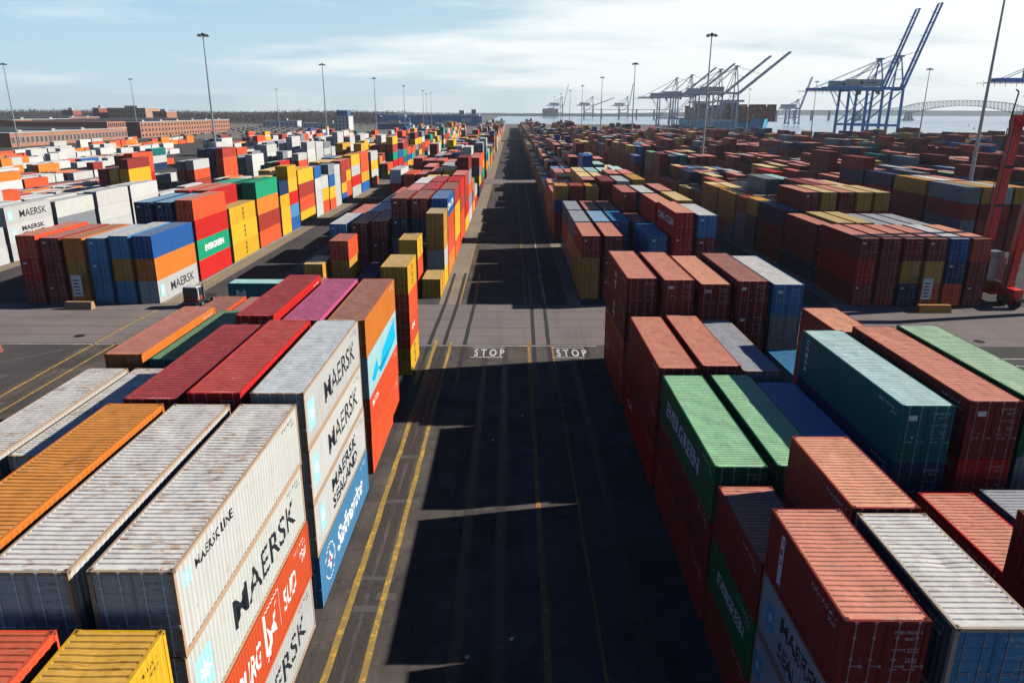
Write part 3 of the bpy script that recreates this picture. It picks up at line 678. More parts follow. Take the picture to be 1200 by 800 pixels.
nL = [0, 0, 0]
for c in CTS:
    if not c.ind: continue
    root = empty('shipping_container', (c.x, c.y, c.z), c.rz) if c.y < 128 else None
    lab = label_of(c)
    grp = 'stacked shipping containers'
    if root is None:
        root = link('shipping_container', far_mesh(c.L, c.h), None, c.color, (c.x, c.y, c.z), (0, 0, c.rz)); nL[2] += 1
        # roof shares object colour; sides carry marks
        if c.mk in ('M', 'E', 'K', 'W', 'S') and c.y < 260: marks_side(root, c.mk, c.L, c.h, 1 if c.x < 0 else -1, False)
        tag(root, lab, 'container', grp); continue
    tag(root, lab, 'container', grp)
    fine = c.y < 46
    dark = c.code in 'wWyc'
    if fine:
        nL[0] += 1
        fc = (.42, .29, .19) if c.code == 'w' else ((.46, .36, .26) if c.code == 'x' else c.color)
        link('frame', frame_mesh(c.L, c.h), root, fc)
        rusty = c.ro == 'ww' and c.y < 46
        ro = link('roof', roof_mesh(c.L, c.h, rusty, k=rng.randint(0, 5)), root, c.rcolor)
        if c.ro == 'oo':
            ro.data = ro.data.copy(); ro.data.materials[0] = redpatch()
        for s in (-1, 1):
            link('side_wall', side_mesh(c.L, c.h, s), root, c.color)
            for y in (.088, c.L-.088): link('corner_casting', casting_mesh(), root, tuple(v*.7 for v in fc), (s*(HW-.081), y, c.h-.061))
        e = link('end_wall', end_mesh(c.h), root, c.color, (0, c.L, 0), (0, 0, math.pi))
    else:
        nL[1] += 1
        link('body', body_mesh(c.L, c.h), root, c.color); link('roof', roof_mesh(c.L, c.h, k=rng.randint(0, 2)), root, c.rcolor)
    cc = tuple(v*.95 for v in c.color) if c.code != 'x' else (.09, .26, .44)
    for s in (-1, 1):
        dr = link('door', door_mesh(c.h, s), root, cc)
        bc = tuple(min(.8, v*1.1+.24) for v in c.color)
        for xx in ((.33, .88) if s > 0 else (-.88, -.33)): link('locking_bar', bar_mesh(c.h), dr, bc, (xx, .012, 0))
    k = rng.randint(0, 3)
    link('lettering', end_code(c.h, k, dark), root, None, (0, .0185, 0))
    if c.mk != 'Z' and c.code in 'mrnRbt' and rng.random() < .7:
        a = rng.uniform(-.95, -.75); mb = MB(); mb.box(a, a+.38, .010, .019, c.h-.75, c.h-.5); mb.build('placard', M_white, root)
        mb = MB(); mb.box(-.6, -.5, .012, .020, 1.25, 1.33); mb.build('sticker', M_amber if rng.random() < .5 else M_white, root)
    vs = 1 if c.x < 0 else -1
    if c.mk: marks_side(root, c.mk, c.L, c.h, vs, fine)
    if c.mk == 'M' and False: pass
    if c.y < 60: small_codes(root, c.L, c.h, vs, fine, dark)
    if fine and c.tier == c.nt-1:
        src = text_mesh('MSKU 702189 4' if c.x < 0 else 'CCLU 142165 2', 1.0, M_black if c.code in 'wy' else M_white); a, b, q, d = width_of(src)
        me = transform2d(src, .95/(b-a), .085/(d-q), -.1, .06); link('roof_code', me, root, None, (0, .02, c.h-.008))
print('lod counts', nL)

# the rest: one mass of far and hidden containers
def paint_far():
    mt = paint('far_container_paint', False, .25, use_attr=True); return mt
M_far = paint_far()
V, Fc, CL = [], [], []
def addbox(x0, x1, y0, y1, z0, z1, cs, cr, ce=None):
    n = len(V); V.extend([(x0,y0,z0),(x1,y0,z0),(x1,y1,z0),(x0,y1,z0),(x0,y0,z1),(x1,y0,z1),(x1,y1,z1),(x0,y1,z1)])
    for k, q in enumerate(((0,3,2,1),(4,5,6,7),(0,1,5,4),(1,2,6,5),(2,3,7,6),(3,0,4,7))):
        Fc.append(tuple(n+i for i in q)); CL.append(cr if k == 1 else (ce or cs) if k == 2 else cs)
for c in CTS:
    if c.ind: continue
    addbox(c.x-HW, c.x+HW, c.y, c.y+c.L, c.z, c.z+c.h-.02, c.color, c.rcolor)
    if c.px > 1 and c.y < 330:
        for xx in (-.8, -.3, .3, .8): addbox(c.x+xx-.03, c.x+xx+.03, c.y-.04, c.y-.005, c.z+.1, c.z+c.h-.1, *[tuple(min(.8, v*1.6+.10) for v in c.color)]*2)
FARBOX = (V, Fc, CL)

# ------------------------------------------------------------------ ground, roads, markings
def ground_mat(name, c1, c2, dark=(.03, .028, .027), scale=.12, tracks=0.0, rough=.85, joints=False):
    mt, nt, b = newmat(name); g = nt.nodes.new('ShaderNodeNewGeometry'); v = g.outputs['Position']
    a = noise(nt, v, scale, 6, .6); o = mix(nt, ramp(nt, a, .32, .70), c1, c2)
    mp = nt.nodes.new('ShaderNodeMapping'); mp.inputs['Scale'].default_value = (1.0, .035, 1); L(nt, v, mp.inputs[0])
    s = noise(nt, mp.outputs[0], .9, 5, .65); o = mix(nt, math_(nt, 'MULTIPLY', ramp(nt, s, .52, .74), .25+tracks), o, dark)
    mp2 = nt.nodes.new('ShaderNodeMapping'); mp2.inputs['Scale'].default_value = (.03, .8, 1); L(nt, v, mp2.inputs[0])
    s2 = noise(nt, mp2.outputs[0], .8, 4, .6); o = mix(nt, math_(nt, 'MULTIPLY', ramp(nt, s2, .60, .80), .30), o, [min(1, x*1.5) for x in c2])
    vo = nt.nodes.new('ShaderNodeTexVoronoi'); vo.feature = 'DISTANCE_TO_EDGE'; setin(vo, Scale=.085)
    wv = nt.nodes.new('ShaderNodeVectorMath'); wv.operation = 'ADD'; nz = nt.nodes.new('ShaderNodeTexNoise'); setin(nz, Scale=.5, Detail=3); L(nt, v, nz.inputs['Vector'])
    L(nt, v, wv.inputs[0]); L(nt, nz.outputs['Color'], wv.inputs[1]); L(nt, wv.outputs[0], vo.inputs['Vector'])
    cr = ramp(nt, vo.outputs['Distance'], .006, .001); o = mix(nt, math_(nt, 'MULTIPLY', cr, .22), o, dark)
    if joints:
        bk = nt.nodes.new('ShaderNodeTexBrick'); bk.offset = .5; setin(bk, Scale=1.0); bk.inputs['Mortar Size'].default_value = .035; bk.inputs['Mortar Smooth'].default_value = .4
        bk.inputs['Brick Width'].default_value = 4.6; bk.inputs['Row Height'].default_value = 6.1; L(nt, wv.outputs[0], bk.inputs['Vector'])
        o = mix(nt, math_(nt, 'MULTIPLY', bk.outputs['Fac'], .45), o, dark)
        pt = noise(nt, v, .55, 6, .72); o = mix(nt, math_(nt, 'MULTIPLY', ramp(nt, pt, .56, .66), .5), o, (.19, .17, .155))
        ol = noise(nt, v, .8, 3, .5); o = mix(nt, math_(nt, 'MULTIPLY', ramp(nt, ol, .66, .72), .6), o, (.028, .026, .025))
    f = noise(nt, v, 9, 4, .7); o = mix(nt, math_(nt, 'MULTIPLY', ramp(nt, f, .45, .75), .35), o, [x*.6 for x in c1])
    L(nt, o, b.inputs['Base Color']); b.inputs['Roughness'].default_value = rough; b.inputs['Specular IOR Level'].default_value = .03
    bp = nt.nodes.new('ShaderNodeBump'); setin(bp, Strength=.35, Distance=.03); L(nt, f, bp.inputs['Height']); L(nt, bp.outputs[0], b.inputs['Normal'])
    return mt
M_asph = ground_mat('yard_asphalt', (.075, .070, .070), (.115, .105, .100))
M_lane = ground_mat('lane_asphalt', (.070, .062, .058), (.155, .132, .115), scale=.22, tracks=.45, joints=True)
M_conc = ground_mat('crossing_concrete', (.20, .168, .158), (.255, .215, .20), dark=(.10, .085, .08), tracks=.1)
M_run = ground_mat('runway_concrete', (.27, .215, .165), (.36, .29, .22), dark=(.14, .11, .09), tracks=.1)
M_land = ground_mat('open_ground', (.15, .14, .125), (.25, .225, .19), scale=.01)
def sheet(name, pts, z, mat, parent=None, kind='structure'):
    me = bpy.data.meshes.new(name); me.from_pydata([(x, y, z) for x, y in pts], [], [tuple(range(len(pts)))])
    me.materials.append(mat); o = link(name, me, parent)
    if parent is None: o['kind'] = kind
    return o
def rc(x0, x1, y0, y1): return [(x0, y0), (x1, y0), (x1, y1), (x0, y1)]
shore = [(2500, -300), (700, 300), (520, 430), (420, 590), (348, 640), (339, 760), (300, 850), (283, 900), (283, 1400), (-215, 1400), (-215, 1195), (-8400, 1195), (-8400, -300)]
g = MB()
n = len(shore); g.v = [(x, y, 0) for x, y in shore]; g.f = [tuple(range(n))]; g.m = [0]
for i in range(n):
    a, b = shore[i], shore[(i+1) % n]; g.quad((a[0], a[1], 0), (b[0], b[1], 0), (b[0], b[1], -3), (a[0], a[1], -3))
me = bpy.data.meshes.new('ground'); me.from_pydata(g.v, [], g.f); me.materials.append(M_land); o = link('ground', me); o['kind'] = 'structure'
# far land to the left, beyond the basin
sheet('ground_beyond', [(-8400, 1195.5), (-216, 1195.5), (-216, 1400), (-60, 1520), (-60, 7500), (-8400, 7500)], -.3, M_land)
sheet('yard_pavement', rc(-330, 400, -60, 640), .004, M_asph)
sheet('crossing_road', rc(-330, 330, 74.3, 91.0), .008, M_conc)
sheet('crossing_road_far', rc(-330, 330, 252, 271), .008, M_conc)
sheet('container_lane', rc(-9.35, 9.3, -60, 74.2), .008, M_lane)
sheet('container_lane_far', rc(-6.5, 9.0, 91.1, 251.9), .008, M_lane)
sheet('left_lane', rc(-45.1, -26.6, -60, 74.2), .008, M_lane)
for x0, x1 in ((-9.4, -6.6), (-45.0, -42.3), (7.2, 9.0), (-81, -78.4), (-29.2, -26.6), (41.6, 44.2)):
    sheet('runway_strip', rc(x0, x1, 91.1, 251.8), .012, M_run); sheet('runway_strip', rc(x0, x1, 271.1, 600), .012, M_run)
for x0, x1 in ((-34.5, -32.5),): sheet('runway_strip', rc(x0, x1, 91.1, 251.8), .012, M_conc)

def worn(name, c, wear=.5, scale=1.5):
    mt, nt, b = newmat(name); g = nt.nodes.new('ShaderNodeNewGeometry'); v = g.outputs['Position']
    f = noise(nt, v, scale, 6, .75); f2 = noise(nt, v, 7, 3, .7)
    k = math_(nt, 'ADD', f, math_(nt, 'MULTIPLY', f2, .45))
    o = mix(nt, ramp(nt, k, .98-wear*.55, .70-wear*.25), c, (.10, .092, .085))
    # more wear -> more asphalt showing
    o = mix(nt, math_(nt, 'MULTIPLY', ramp(nt, k, .74-wear*.22, .84-wear*.22), .0+wear), c, (.10, .092, .085))
    L(nt, o, b.inputs['Base Color']); b.inputs['Roughness'].default_value = .85; b.inputs['Specular IOR Level'].default_value = .05; return mt
M_yl = worn('worn_yellow_line', (.66, .40, .07), .55)
M_yl2 = worn('faded_yellow_line', (.62, .30, .06), .62)
M_wl = worn('worn_white_line', (.72, .70, .66), .35)
M_scuff = worn('pale_scuff', (.24, .22, .21), .9, .9)
def strip(name, pts, w, z, mat):
    """painted line following points, slightly irregular edges"""
    mb = MB(); prev = None
    for i in range(len(pts)-1):
        a, b = Vector((*pts[i], 0)), Vector((*pts[i+1], 0)); d = (b-a); n = max(1, int(d.length/1.5)); t = d.normalized(); s = Vector((-t.y, t.x, 0))
        for k in range(n+1):
            p = a+d*k/n; j = rng.uniform(-.02, .02); l, r = p+s*(w/2+rng.uniform(-.02, .02)+j), p-s*(w/2+rng.uniform(-.02, .02)-j)
            if prev is not None: mb.quad((prev[0].x, prev[0].y, z), (prev[1].x, prev[1].y, z), (r.x, r.y, z), (l.x, l.y, z))
            prev = (l, r)
    me = bpy.data.meshes.new(name); me.from_pydata(mb.v, [], mb.f); me.materials.append(mat); o = link(name, me); o['kind'] = 'structure'; return o
strip('yellow_line', [(-8.15, -20), (-8.15, 75.8)], .34, .020, M_yl); strip('yellow_line', [(-6.5, -20), (-6.5, 75)], .30, .020, M_yl)
strip('yellow_line', [(1.62, -20), (1.75, 40), (1.85, 75.5)], .34, .020, M_yl2); strip('yellow_line', [(4.25, -20), (4.3, 74)], .17, .020, M_yl2)
strip('yellow_line', [(-6.72, 91.5), (-6.75, 251)], .16, .020, M_yl); strip('yellow_line', [(1.75, 91.5), (1.75, 251)], .26, .020, M_yl2)
strip('yellow_line', [(4.4, 91.5), (4.4, 251)], .14, .020, M_wl); strip('yellow_line', [(-6.75, 272), (-6.9, 600)], .2, .020, M_yl); strip('yellow_line', [(1.8, 272), (1.8, 600)], .25, .020, M_yl2)
strip('yellow_line', [(-44.5, -20), (-44.4, 80), (-43.4, 110), (-42.4, 251)], .26, .020, M_yl); strip('yellow_line', [(-42.2, -20), (-42.2, 74)], .22, .020, M_yl)
strip('white_line', [(-44.9, 91.2), (-44.9, 251)], .18, .024, M_wl)
strip('white_line', [(-62, 73.9), (9, 73.9)], .14, .020, M_wl); strip('white_line', [(10, 70.2), (60, 70.2)], .14, .020, M_wl); strip('white_line', [(26, 73.2), (60, 66)], .16, .020, M_wl)
for x in (-4.05, 4.25):
    strip('white_line', [(x, 73.2), (x+3.4, 73.2)], .16, .024, M_wl); strip('white_line', [(x-.1, 70.1), (x+3.2, 70.1)], .16, .024, M_wl)
def stop_word(x):
    src = text_mesh('S T O P', 1, M_wl, bold=.02); a, b, c, d = width_of(src); me = transform2d(src, 3.1/(b-a), 2.3/(d-c), x-.1, 70.5)
    o = link('stop_marking', me, None, None, (0, 0, .026)); o['kind'] = 'structure'
stop_word(-3.75); stop_word(4.75)
for (x, y, w, l) in ((-7.4, 66.2, 1.6, .14), (-5.6, 70.0, 1.4, .16), (-7.0, 54.3, 1.2, .3), (-6.9, 47.8, 2.6, .5), (-4, 47.2, 5, .16), (1, 47.6, 7, .12), (-7.0, 41.4, 2.2, .45), (-1.7, 33.2, 3.6, .3), (-7.2, 30.9, 1.4, .5), (-7.1, 33.4, 1.8, .35), (-6.4, 31.9, 1.0, .6), (2.5, 28.6, .5, .3), (-48, 64, 1.5, 1.0), (-50.5, 70.5, .9, .25)):
    strip('pale_scuff', [(x-w/2, y), (x+w/2, y+rng.uniform(-.15, .15))], l, .0185, M_scuff)
strip('white_line', [(-51.5, 66.5), (-46.6, 72)], .5, .020, M_scuff)
M_tyre = simple('tyre_mark', (.045, .042, .042), .7)
M_path = worn_letter('tyre_path', (.068, .061, .056), .54)
for x, w_ in ((-7.75, .5), (-7.05, .45), (-2.6, .6), (-.6, .6), (6.2, .6)): strip('tyre_path', [(x, -20), (x+.05, 30), (x-.05, 74)], w_, .0165, M_path)
for x in (-8.9, -7.3, 2.3, 3.9, -5.1):
    strip('tyre_mark', [(x, 62), (x+.1, 76), (x+.3, 92), (x+.2, 110)], .42, .014, M_tyre)
for x in (-37.5, -35.4): strip('tyre_mark', [(x, 30), (x, 110)], .4, .014, M_tyre)
for y in (77.2, 80.5, 84.1, 87.6): strip('tyre_mark', [(-300, y), (-60, y+.2), (60, y), (300, y+.1)], .22, .013, simple('faint_track', (.155, .13, .122), .8))
# oval drain covers in the crossing
for i, (x, y, w) in enumerate(((44.6, 78.0, 'nearer'), (51.2, 76.1, 'right'), (-47.6, 76.8, 'left'))):
    mb = MB(); mb.tube((0, 0, 0), (0, 0, .03), .55, n=20); mb.box(-.3, .3, -.05, .05, .03, .036); o = mb.build('manhole_cover', M_darksteel, None, None, (x, y, .01))
    tag(o, ['dark round manhole cover in crossing, below orange barrier', 'dark round manhole cover in crossing, rightmost one', 'dark round manhole cover in crossing on the left side'][i], 'manhole cover', 'manhole covers')
# small litter in the near lane
for i, (x, y) in enumerate(((.05, 28.7), (-2.0, 27.5), (.9, 55.2), (-1.4, 50.5))):
    mb = MB(); mb.box(-.07, .08, -.05, .06, 0, .02); mb.box(-.02, .12, .0, .1, .01, .045); o = mb.build('litter', M_white, None, None, (x, y, .012))
    tag(o, ['white scrap of litter in lane, biggest near bottom', 'white scrap of litter in lane nearest the camera', 'white scrap of litter in lane, farthest up the shade', 'white scrap of litter in lane between the scuff marks'][i], 'litter')

# ------------------------------------------------------------------ water, far shore
mt, nt, b = newmat('harbour_water'); g = nt.nodes.new('ShaderNodeNewGeometry')
f = noise(nt, g.outputs['Position'], .012, 5, .6); o = mix(nt, ramp(nt, f, .35, .65), (.23, .35, .48), (.31, .44, .55)); L(nt, o, b.inputs['Base Color'])
b.inputs['Roughness'].default_value = .22; f2 = noise(nt, g.outputs['Position'], .6, 4, .6); bp = nt.nodes.new('ShaderNodeBump'); setin(bp, Strength=.5, Distance=.4); L(nt, f2, bp.inputs['Height']); L(nt, bp.outputs[0], b.inputs['Normal'])
M_water = mt
sheet('water', rc(-8500, 8500, -500, 7600), -2.0, M_water)
def leafmat(name, c, c2):
    mt, nt, b = newmat(name); g = nt.nodes.new('ShaderNodeNewGeometry'); f = noise(nt, g.outputs['Position'], .05, 3)
    L(nt, mix(nt, ramp(nt, f, .35, .65), c, c2), b.inputs['Base Color']); b.inputs['Roughness'].default_value = .9; b.inputs['Specular IOR Level'].default_value = .05; return mt
M_wood = leafmat('bare_winter_wood', (.060, .047, .045), (.11, .082, .07))
M_pine = leafmat('far_evergreen_wood', (.035, .05, .045), (.05, .07, .055))
def wood_mass(name, x0, x1, y0, y1, h0, h1, n, mat, label, prof=None):
    V, F = [], []
    for i in range(n):
        t = rng.random(); x = x0+(x1-x0)*t; y = y0+(y1-y0)*rng.random()
        k = .75+.5*math.sin(x*.013)+.25*math.sin(x*.05+2); hh = rng.uniform(h0, h1)*(.80+.25*k); r = rng.uniform(3.5, 8)
        for j in range(30):
            a = rng.uniform(0, 6.28); rr = r*rng.uniform(.1, 1); z = hh*rng.uniform(.05, 1)*(1-.6*(rr/r)**2); cx, cy = x+rr*math.cos(a), y+rr*math.sin(a); s = rng.uniform(.7, 1.9)
            n0 = len(V); u = Vector((rng.uniform(-1, 1), rng.uniform(-1, 1), rng.uniform(-.6, 1))).normalized()*s; w = Vector((rng.uniform(-1, 1), rng.uniform(-1, 1), rng.uniform(-1, 1))).normalized()*s
            p = Vector((cx, cy, z)); V += [tuple(p+u), tuple(p+w), tuple(p-u)]; F.append((n0, n0+1, n0+2))
    me = bpy.data.meshes.new(name); me.from_pydata(V, [], F); me.materials.append(mat); o = link(name, me); tag(o, label, 'woodland', kind='stuff'); return o
def ridge(name, pts, depth, mat):
    mb = MB()
    for (a, b) in zip(pts, pts[1:]):
        mb.quad((a[0], a[1], -1), (b[0], b[1], -1), (b[0], b[1]+depth*.4, b[2]), (a[0], a[1]+depth*.4, a[2]))
        mb.quad((a[0], a[1]+depth*.4, a[2]), (b[0], b[1]+depth*.4, b[2]), (b[0], b[1]+depth, -1), (a[0], a[1]+depth, -1))
    o = mb.build(name, mat); o['kind'] = 'structure'
pts = [(-3600, 1900, 22), (-2600, 1900, 26), (-1800, 1900, 18), (-1300, 1900, 12), (-900, 2000, 10), (-500, 2100, 8), (-100, 2200, 6)]
ridge('left_hill', pts, 500, M_wood)
ridge('far_shore_hill', [(900, 5600, 6), (1600, 5600, 26), (2600, 5500, 34), (4200, 5400, 30), (6500, 5200, 20)], 700, M_pine)
ridge('far_shore_hill', [(-400, 3600, 5), (100, 3500, 10), (700, 3600, 12), (1000, 3700, 4)], 500, M_pine)
wood_mass('wood', -2900, -900, 1230, 1900, 17, 24, 5200, M_wood, 'dark bare winter woodland along the left horizon behind the brick sheds')
wood_mass('wood', -900, -235, 1260, 1900, 16, 22, 3800, M_wood, 'dark bare winter woodland on the horizon behind the left yard')

# ------------------------------------------------------------------ brick sheds and other buildings
def brickmat(name, c):
    mt, nt, b = newmat(name); g = nt.nodes.new('ShaderNodeNewGeometry'); f = noise(nt, g.outputs['Position'], .15, 5)
    br = nt.nodes.new('ShaderNodeTexBrick'); setin(br, Scale=2.2); br.inputs['Color1'].default_value = (*c, 1); br.inputs['Color2'].default_value = (*[x*.75 for x in c], 1); br.inputs['Mortar'].default_value = (*[min(1, x*1.1+.03) for x in c], 1)
    cb = nt.nodes.new('ShaderNodeCombineXYZ'); sx = nt.nodes.new('ShaderNodeSeparateXYZ'); L(nt, g.outputs['Position'], sx.inputs[0])
    L(nt, math_(nt, 'ADD', sx.outputs[0], sx.outputs[1]), cb.inputs[0]); L(nt, sx.outputs[2], cb.inputs[1]); L(nt, cb.outputs[0], br.inputs['Vector'])
    L(nt, mix(nt, math_(nt, 'MULTIPLY', ramp(nt, f, .4, .7), .4), br.outputs['Color'], [x*.6 for x in c]), b.inputs['Base Color']); b.inputs['Roughness'].default_value = .85; return mt
M_brick = brickmat('orange_brick', (.36, .155, .09)); M_brick2 = brickmat('tan_brick', (.42, .24, .15)); M_dbrick = brickmat('dark_red_brick', (.26, .07, .05))
M_flat = simple('flat_roof', (.42, .40, .38), .9, var=.2, scale=.03); M_pale = simple('pale_cladding', (.55, .57, .58), .6, var=.15, scale=.1)
M_blueclad = simple('blue_cladding', (.03, .10, .26), .6, var=.2)
def shed(x0, x1, y0, y1, h, mat, label, rows, nwin, ww, wh, roofmat=M_flat, bands=True, name='brick_shed'):
    """long side x1 faces the yard"""
    root = empty(name, ((x0+x1)/2, y0, 0)); tag(root, label, 'building'); cx, cy = (x0+x1)/2, y0
    mb = MB(); mb.box(x0-cx, x1-cx, 0, y1-y0, 0, h); mb.build('wall', mat, root)
    mb = MB(); mb.box(x0-cx-.3, x1-cx+.3, -.3, y1-y0+.3, h+.002, h+.55); n = max(2, int((y1-y0)/30))
    for i in range(n): yy = (i+.5)*(y1-y0)/n; mb.box(x0-cx+4, x1-cx-5, yy-2, yy+2, h+.55, h+1.9)
    mb.build('roof', roofmat, root)
    wm = MB(); wm.box(0, .06, -ww/2, ww/2, 0, wh); wme = wm.mesh('window', M_glass)
    fm = MB(); 
    for a in (-ww/2-.15, ww/2): fm.box(0, .16, a, a+.15, -.15, wh+.15)
    for a in (-.15, wh): fm.box(0, .16, -ww/2, ww/2, a, a+.15)
    fm.box(.05, .12, -.08, .08, 0, wh); fme = fm.mesh('frame', M_pale); cnt = 0
    for r in range(rows):
        zz = h*(r+.5)/rows-wh/2
        for i in range(nwin):
            if cnt >= 98: break
            yy = (i+.5)*(y1-y0)/nwin; w = link('window', wme, root, None, (x1-cx+.01, yy, zz)); cnt += 1
            if y0 < 600: link('frame', fme, w, None, (0, 0, 0))
    return root
s1 = shed(-400, -318, 479, 626, 8.4, M_brick, 'long low orange brick shed with tall window bays, nearest at far left', 1, 30, 2.6, 4.0)
mb = MB(); mb.box(-45, 40.8, 118, 146.6, 8.4, 14); mb.build('upper_storey', M_brick, s1)
for i in range(9):
    mb = MB(); mb.box(40.81, 40.9, 120+i*2.9, 121.6+i*2.9, 10, 12.8); mb.build('window', M_glass, s1)
shed(-420, -316, 645, 850, 12.6, M_brick, 'long three-storey orange brick warehouse with rows of small windows', 3, 32, 2.6, 2.1)
shed(-760, -520, 895, 960, 13.5, M_dbrick, 'dark brick shed with one sunlit orange end wall, behind the low shed', 1, 6, 2, 3, M_flat)
shed(-760, -470, 720, 745, 11, M_dbrick, 'dark brick shed with pale flat roof at the far left', 1, 4, 2, 3, M_flat)
shed(-560, -430, 655, 740, 14, M_dbrick, 'dark shaded warehouse block between the two orange brick sheds', 1, 5, 2, 3, M_flat)
def block(x, y, w, d, h, mat, label, nx=5, nz=3):
    root = empty('tower_building', (x, y, 0)); tag(root, label, 'building'); mb = MB(); mb.box(-w/2, w/2, 0, d, 0, h); mb.build('wall', mat, root)
    mb = MB(); mb.box(-w/2-.3, w/2+.3, -.3, d+.3, h+.002, h+.8); mb.box(-w/6, w/6, d/3, d*.6, h+.8, h+3.6); mb.build('roof', M_flat, root)
    for i in range(nx):
        for k in range(nz): mb = MB(); xx = -w/2+(i+.5)*w/nx; zz = h*(k+.5)/nz; mb.box(xx-1, xx+1, -.08, 0, zz-1.1, zz+1.1); mb.build('window', M_glass, root)
    return root
block(-545, 1000, 8, 30, 24, M_dbrick, 'narrow dark tower left of the tan hilltop building'); block(-588, 1010, 14, 20, 21, M_dbrick, 'dull red brick block on the hill, leftmost')
block(-505, 1000, 50, 40, 24, M_brick2, 'large tan brick building on the hill above the sheds', 12, 4); block(-455, 985, 18, 30, 20, M_brick, 'bright orange brick block right of the tan hilltop building', 4, 3)
block(-620, 1120, 30, 20, 14, M_pale, 'pale low building on the wooded slope at left', 6, 2)
for i, (x, y, w, h) in enumerate(((-680, 1300, 40, 8), (-740, 1380, 30, 7), (-820, 1400, 50, 9), (-905, 1450, 36, 8), (-980, 1420, 44, 7))):
    block(x, y, w, 24, h, M_pale, 'pale low house group among trees, %s from the tan hilltop building' % ['first', 'second', 'third', 'fourth', 'fifth'][i], 5, 1)
b_ = block(150, 3000, 60, 60, 30, M_brick2, 'tan boxy building on the far shore right of the lane end', 6, 3)
tw = block(-203, 905, 17, 26, 16, M_pale, 'white and blue harbour building behind the left light masts', 4, 4)
mb = MB(); mb.box(-6, 6.5, 3, 20, 16.9, 23); mb.build('penthouse', M_blueclad, tw)
for i, (x, y, w, h, mt_) in enumerate(((-150, 960, 40, 7, M_blueclad), (-250, 1010, 60, 6, M_pale), (-90, 1050, 34, 6, M_pale), (-330, 1080, 50, 8, M_pale))):
    block(x, y, w, 22, h, mt_, ['low blue quay shed right of the white and blue harbour building', 'low pale quay shed left of the white and blue harbour building', 'low pale quay shed in front of the blue ship', 'low pale quay shed near the far end of the three-storey warehouse'][i], 8, 1)

# ------------------------------------------------------------------ light masts
def make_mast(h=48.0):
    root = empty('light_mast')
    mb = MB(); mb.tube((0, 0, .5), (0, 0, h-.6), .46, .17, 12); mb.build('pole', M_steel, root)
    mb = MB(); mb.box(-.9, .9, -.9, .9, 0, .5); mb.tube((0, 0, .5), (0, 0, 1.1), .62, .62, 12); mb.build('base', M_pale, root)
    mb = MB(); mb.tube((0, 0, h-.9), (0, 0, h), .5, .5, 10)
    n = 12; rr = 1.5
    for i in range(n):
        a, b = 2*math.pi*i/n, 2*math.pi*(i+1)/n
        mb.bar((rr*math.cos(a), rr*math.sin(a), h-.5), (rr*math.cos(b), rr*math.sin(b), h-.5), .14)
        if i % 3 == 0: mb.bar((0, 0, h-.5), (rr*math.cos(a), rr*math.sin(a), h-.5), .1)
    mb.build('head_ring', M_darksteel, root)
    for i in range(8):
        a = 2*math.pi*i/8+.2; x, y = 1.55*math.cos(a), 1.55*math.sin(a)
        mb = MB(); mb.box(-.32, .32, -.28, .28, -.75, -.42); mb.bar((0, 0, -.42), (0, 0, .1), .1)
        la = mb.build('lamp_head', M_darksteel, root, None, (x, y, h-.3), (0, 0, a)); mb = MB(); mb.box(-.27, .27, -.23, .23, -.78, -.752); mb.build('lens', M_lamp, la)
    return root
def copy_tree(o, parent=None):
    c = o.copy(); col.objects.link(c); c.parent = parent
    for ch in list(o.children): copy_tree(ch, c)
    return c
mast0 = None
masts = [(-286, 437, 'tall light mast at far left edge above the low brick shed'), (-320, 648, 'tall light mast in front of the three-storey brick warehouse'), (-103.5, 263, 'tallest light mast left of the lane, over the white stacks'),
 (-290, 946, 'light mast above the right end of the three-storey warehouse'), (-104.7, 428, 'second light mast in the left row by the lane'), (-109, 609, 'third light mast in the left row, in front of quay sheds'), (-112, 794, 'fourth light mast in the left row, before the blue ship'),
 (-116, 996, 'fifth light mast in the left row, before the blue ship'), (-120, 1130, 'sixth light mast in the left row, before the blue ship'), (-133, 1185, 'farthest light mast of the left row, beside the ship'),
 (64.6, 255.4, 'tallest light mast right of the lane, crossing the white cranes'), (64.3, 408, 'second light mast of the right row beside the lane'), (66.8, 576, 'third light mast of the right row'), (69.8, 769, 'fourth light mast of the right row'),
 (72.3, 964, 'fifth light mast of the right row'), (71, 1127, 'sixth light mast of the right row'), (73.7, 1350, 'farthest light mast of the right row'), (264.4, 858, 'light mast beside the bow of the pale blue ship'),
 (240, 447, 'light mast right of the blue cranes'), (252, 640, 'light mast seen through the left side of the blue cranes'), (96.5, 156.7, 'thick grey mast pole running out of the picture at right')]
for i, (x, y, lab) in enumerate(masts):
    if mast0 is None: mast0 = make_mast(); o = mast0
    else: o = copy_tree(mast0)
    o.location = (x, y, 0); o.rotation_euler.z = rng.uniform(0, 1); tag(o, lab, 'light mast', 'tall light masts of the yard')

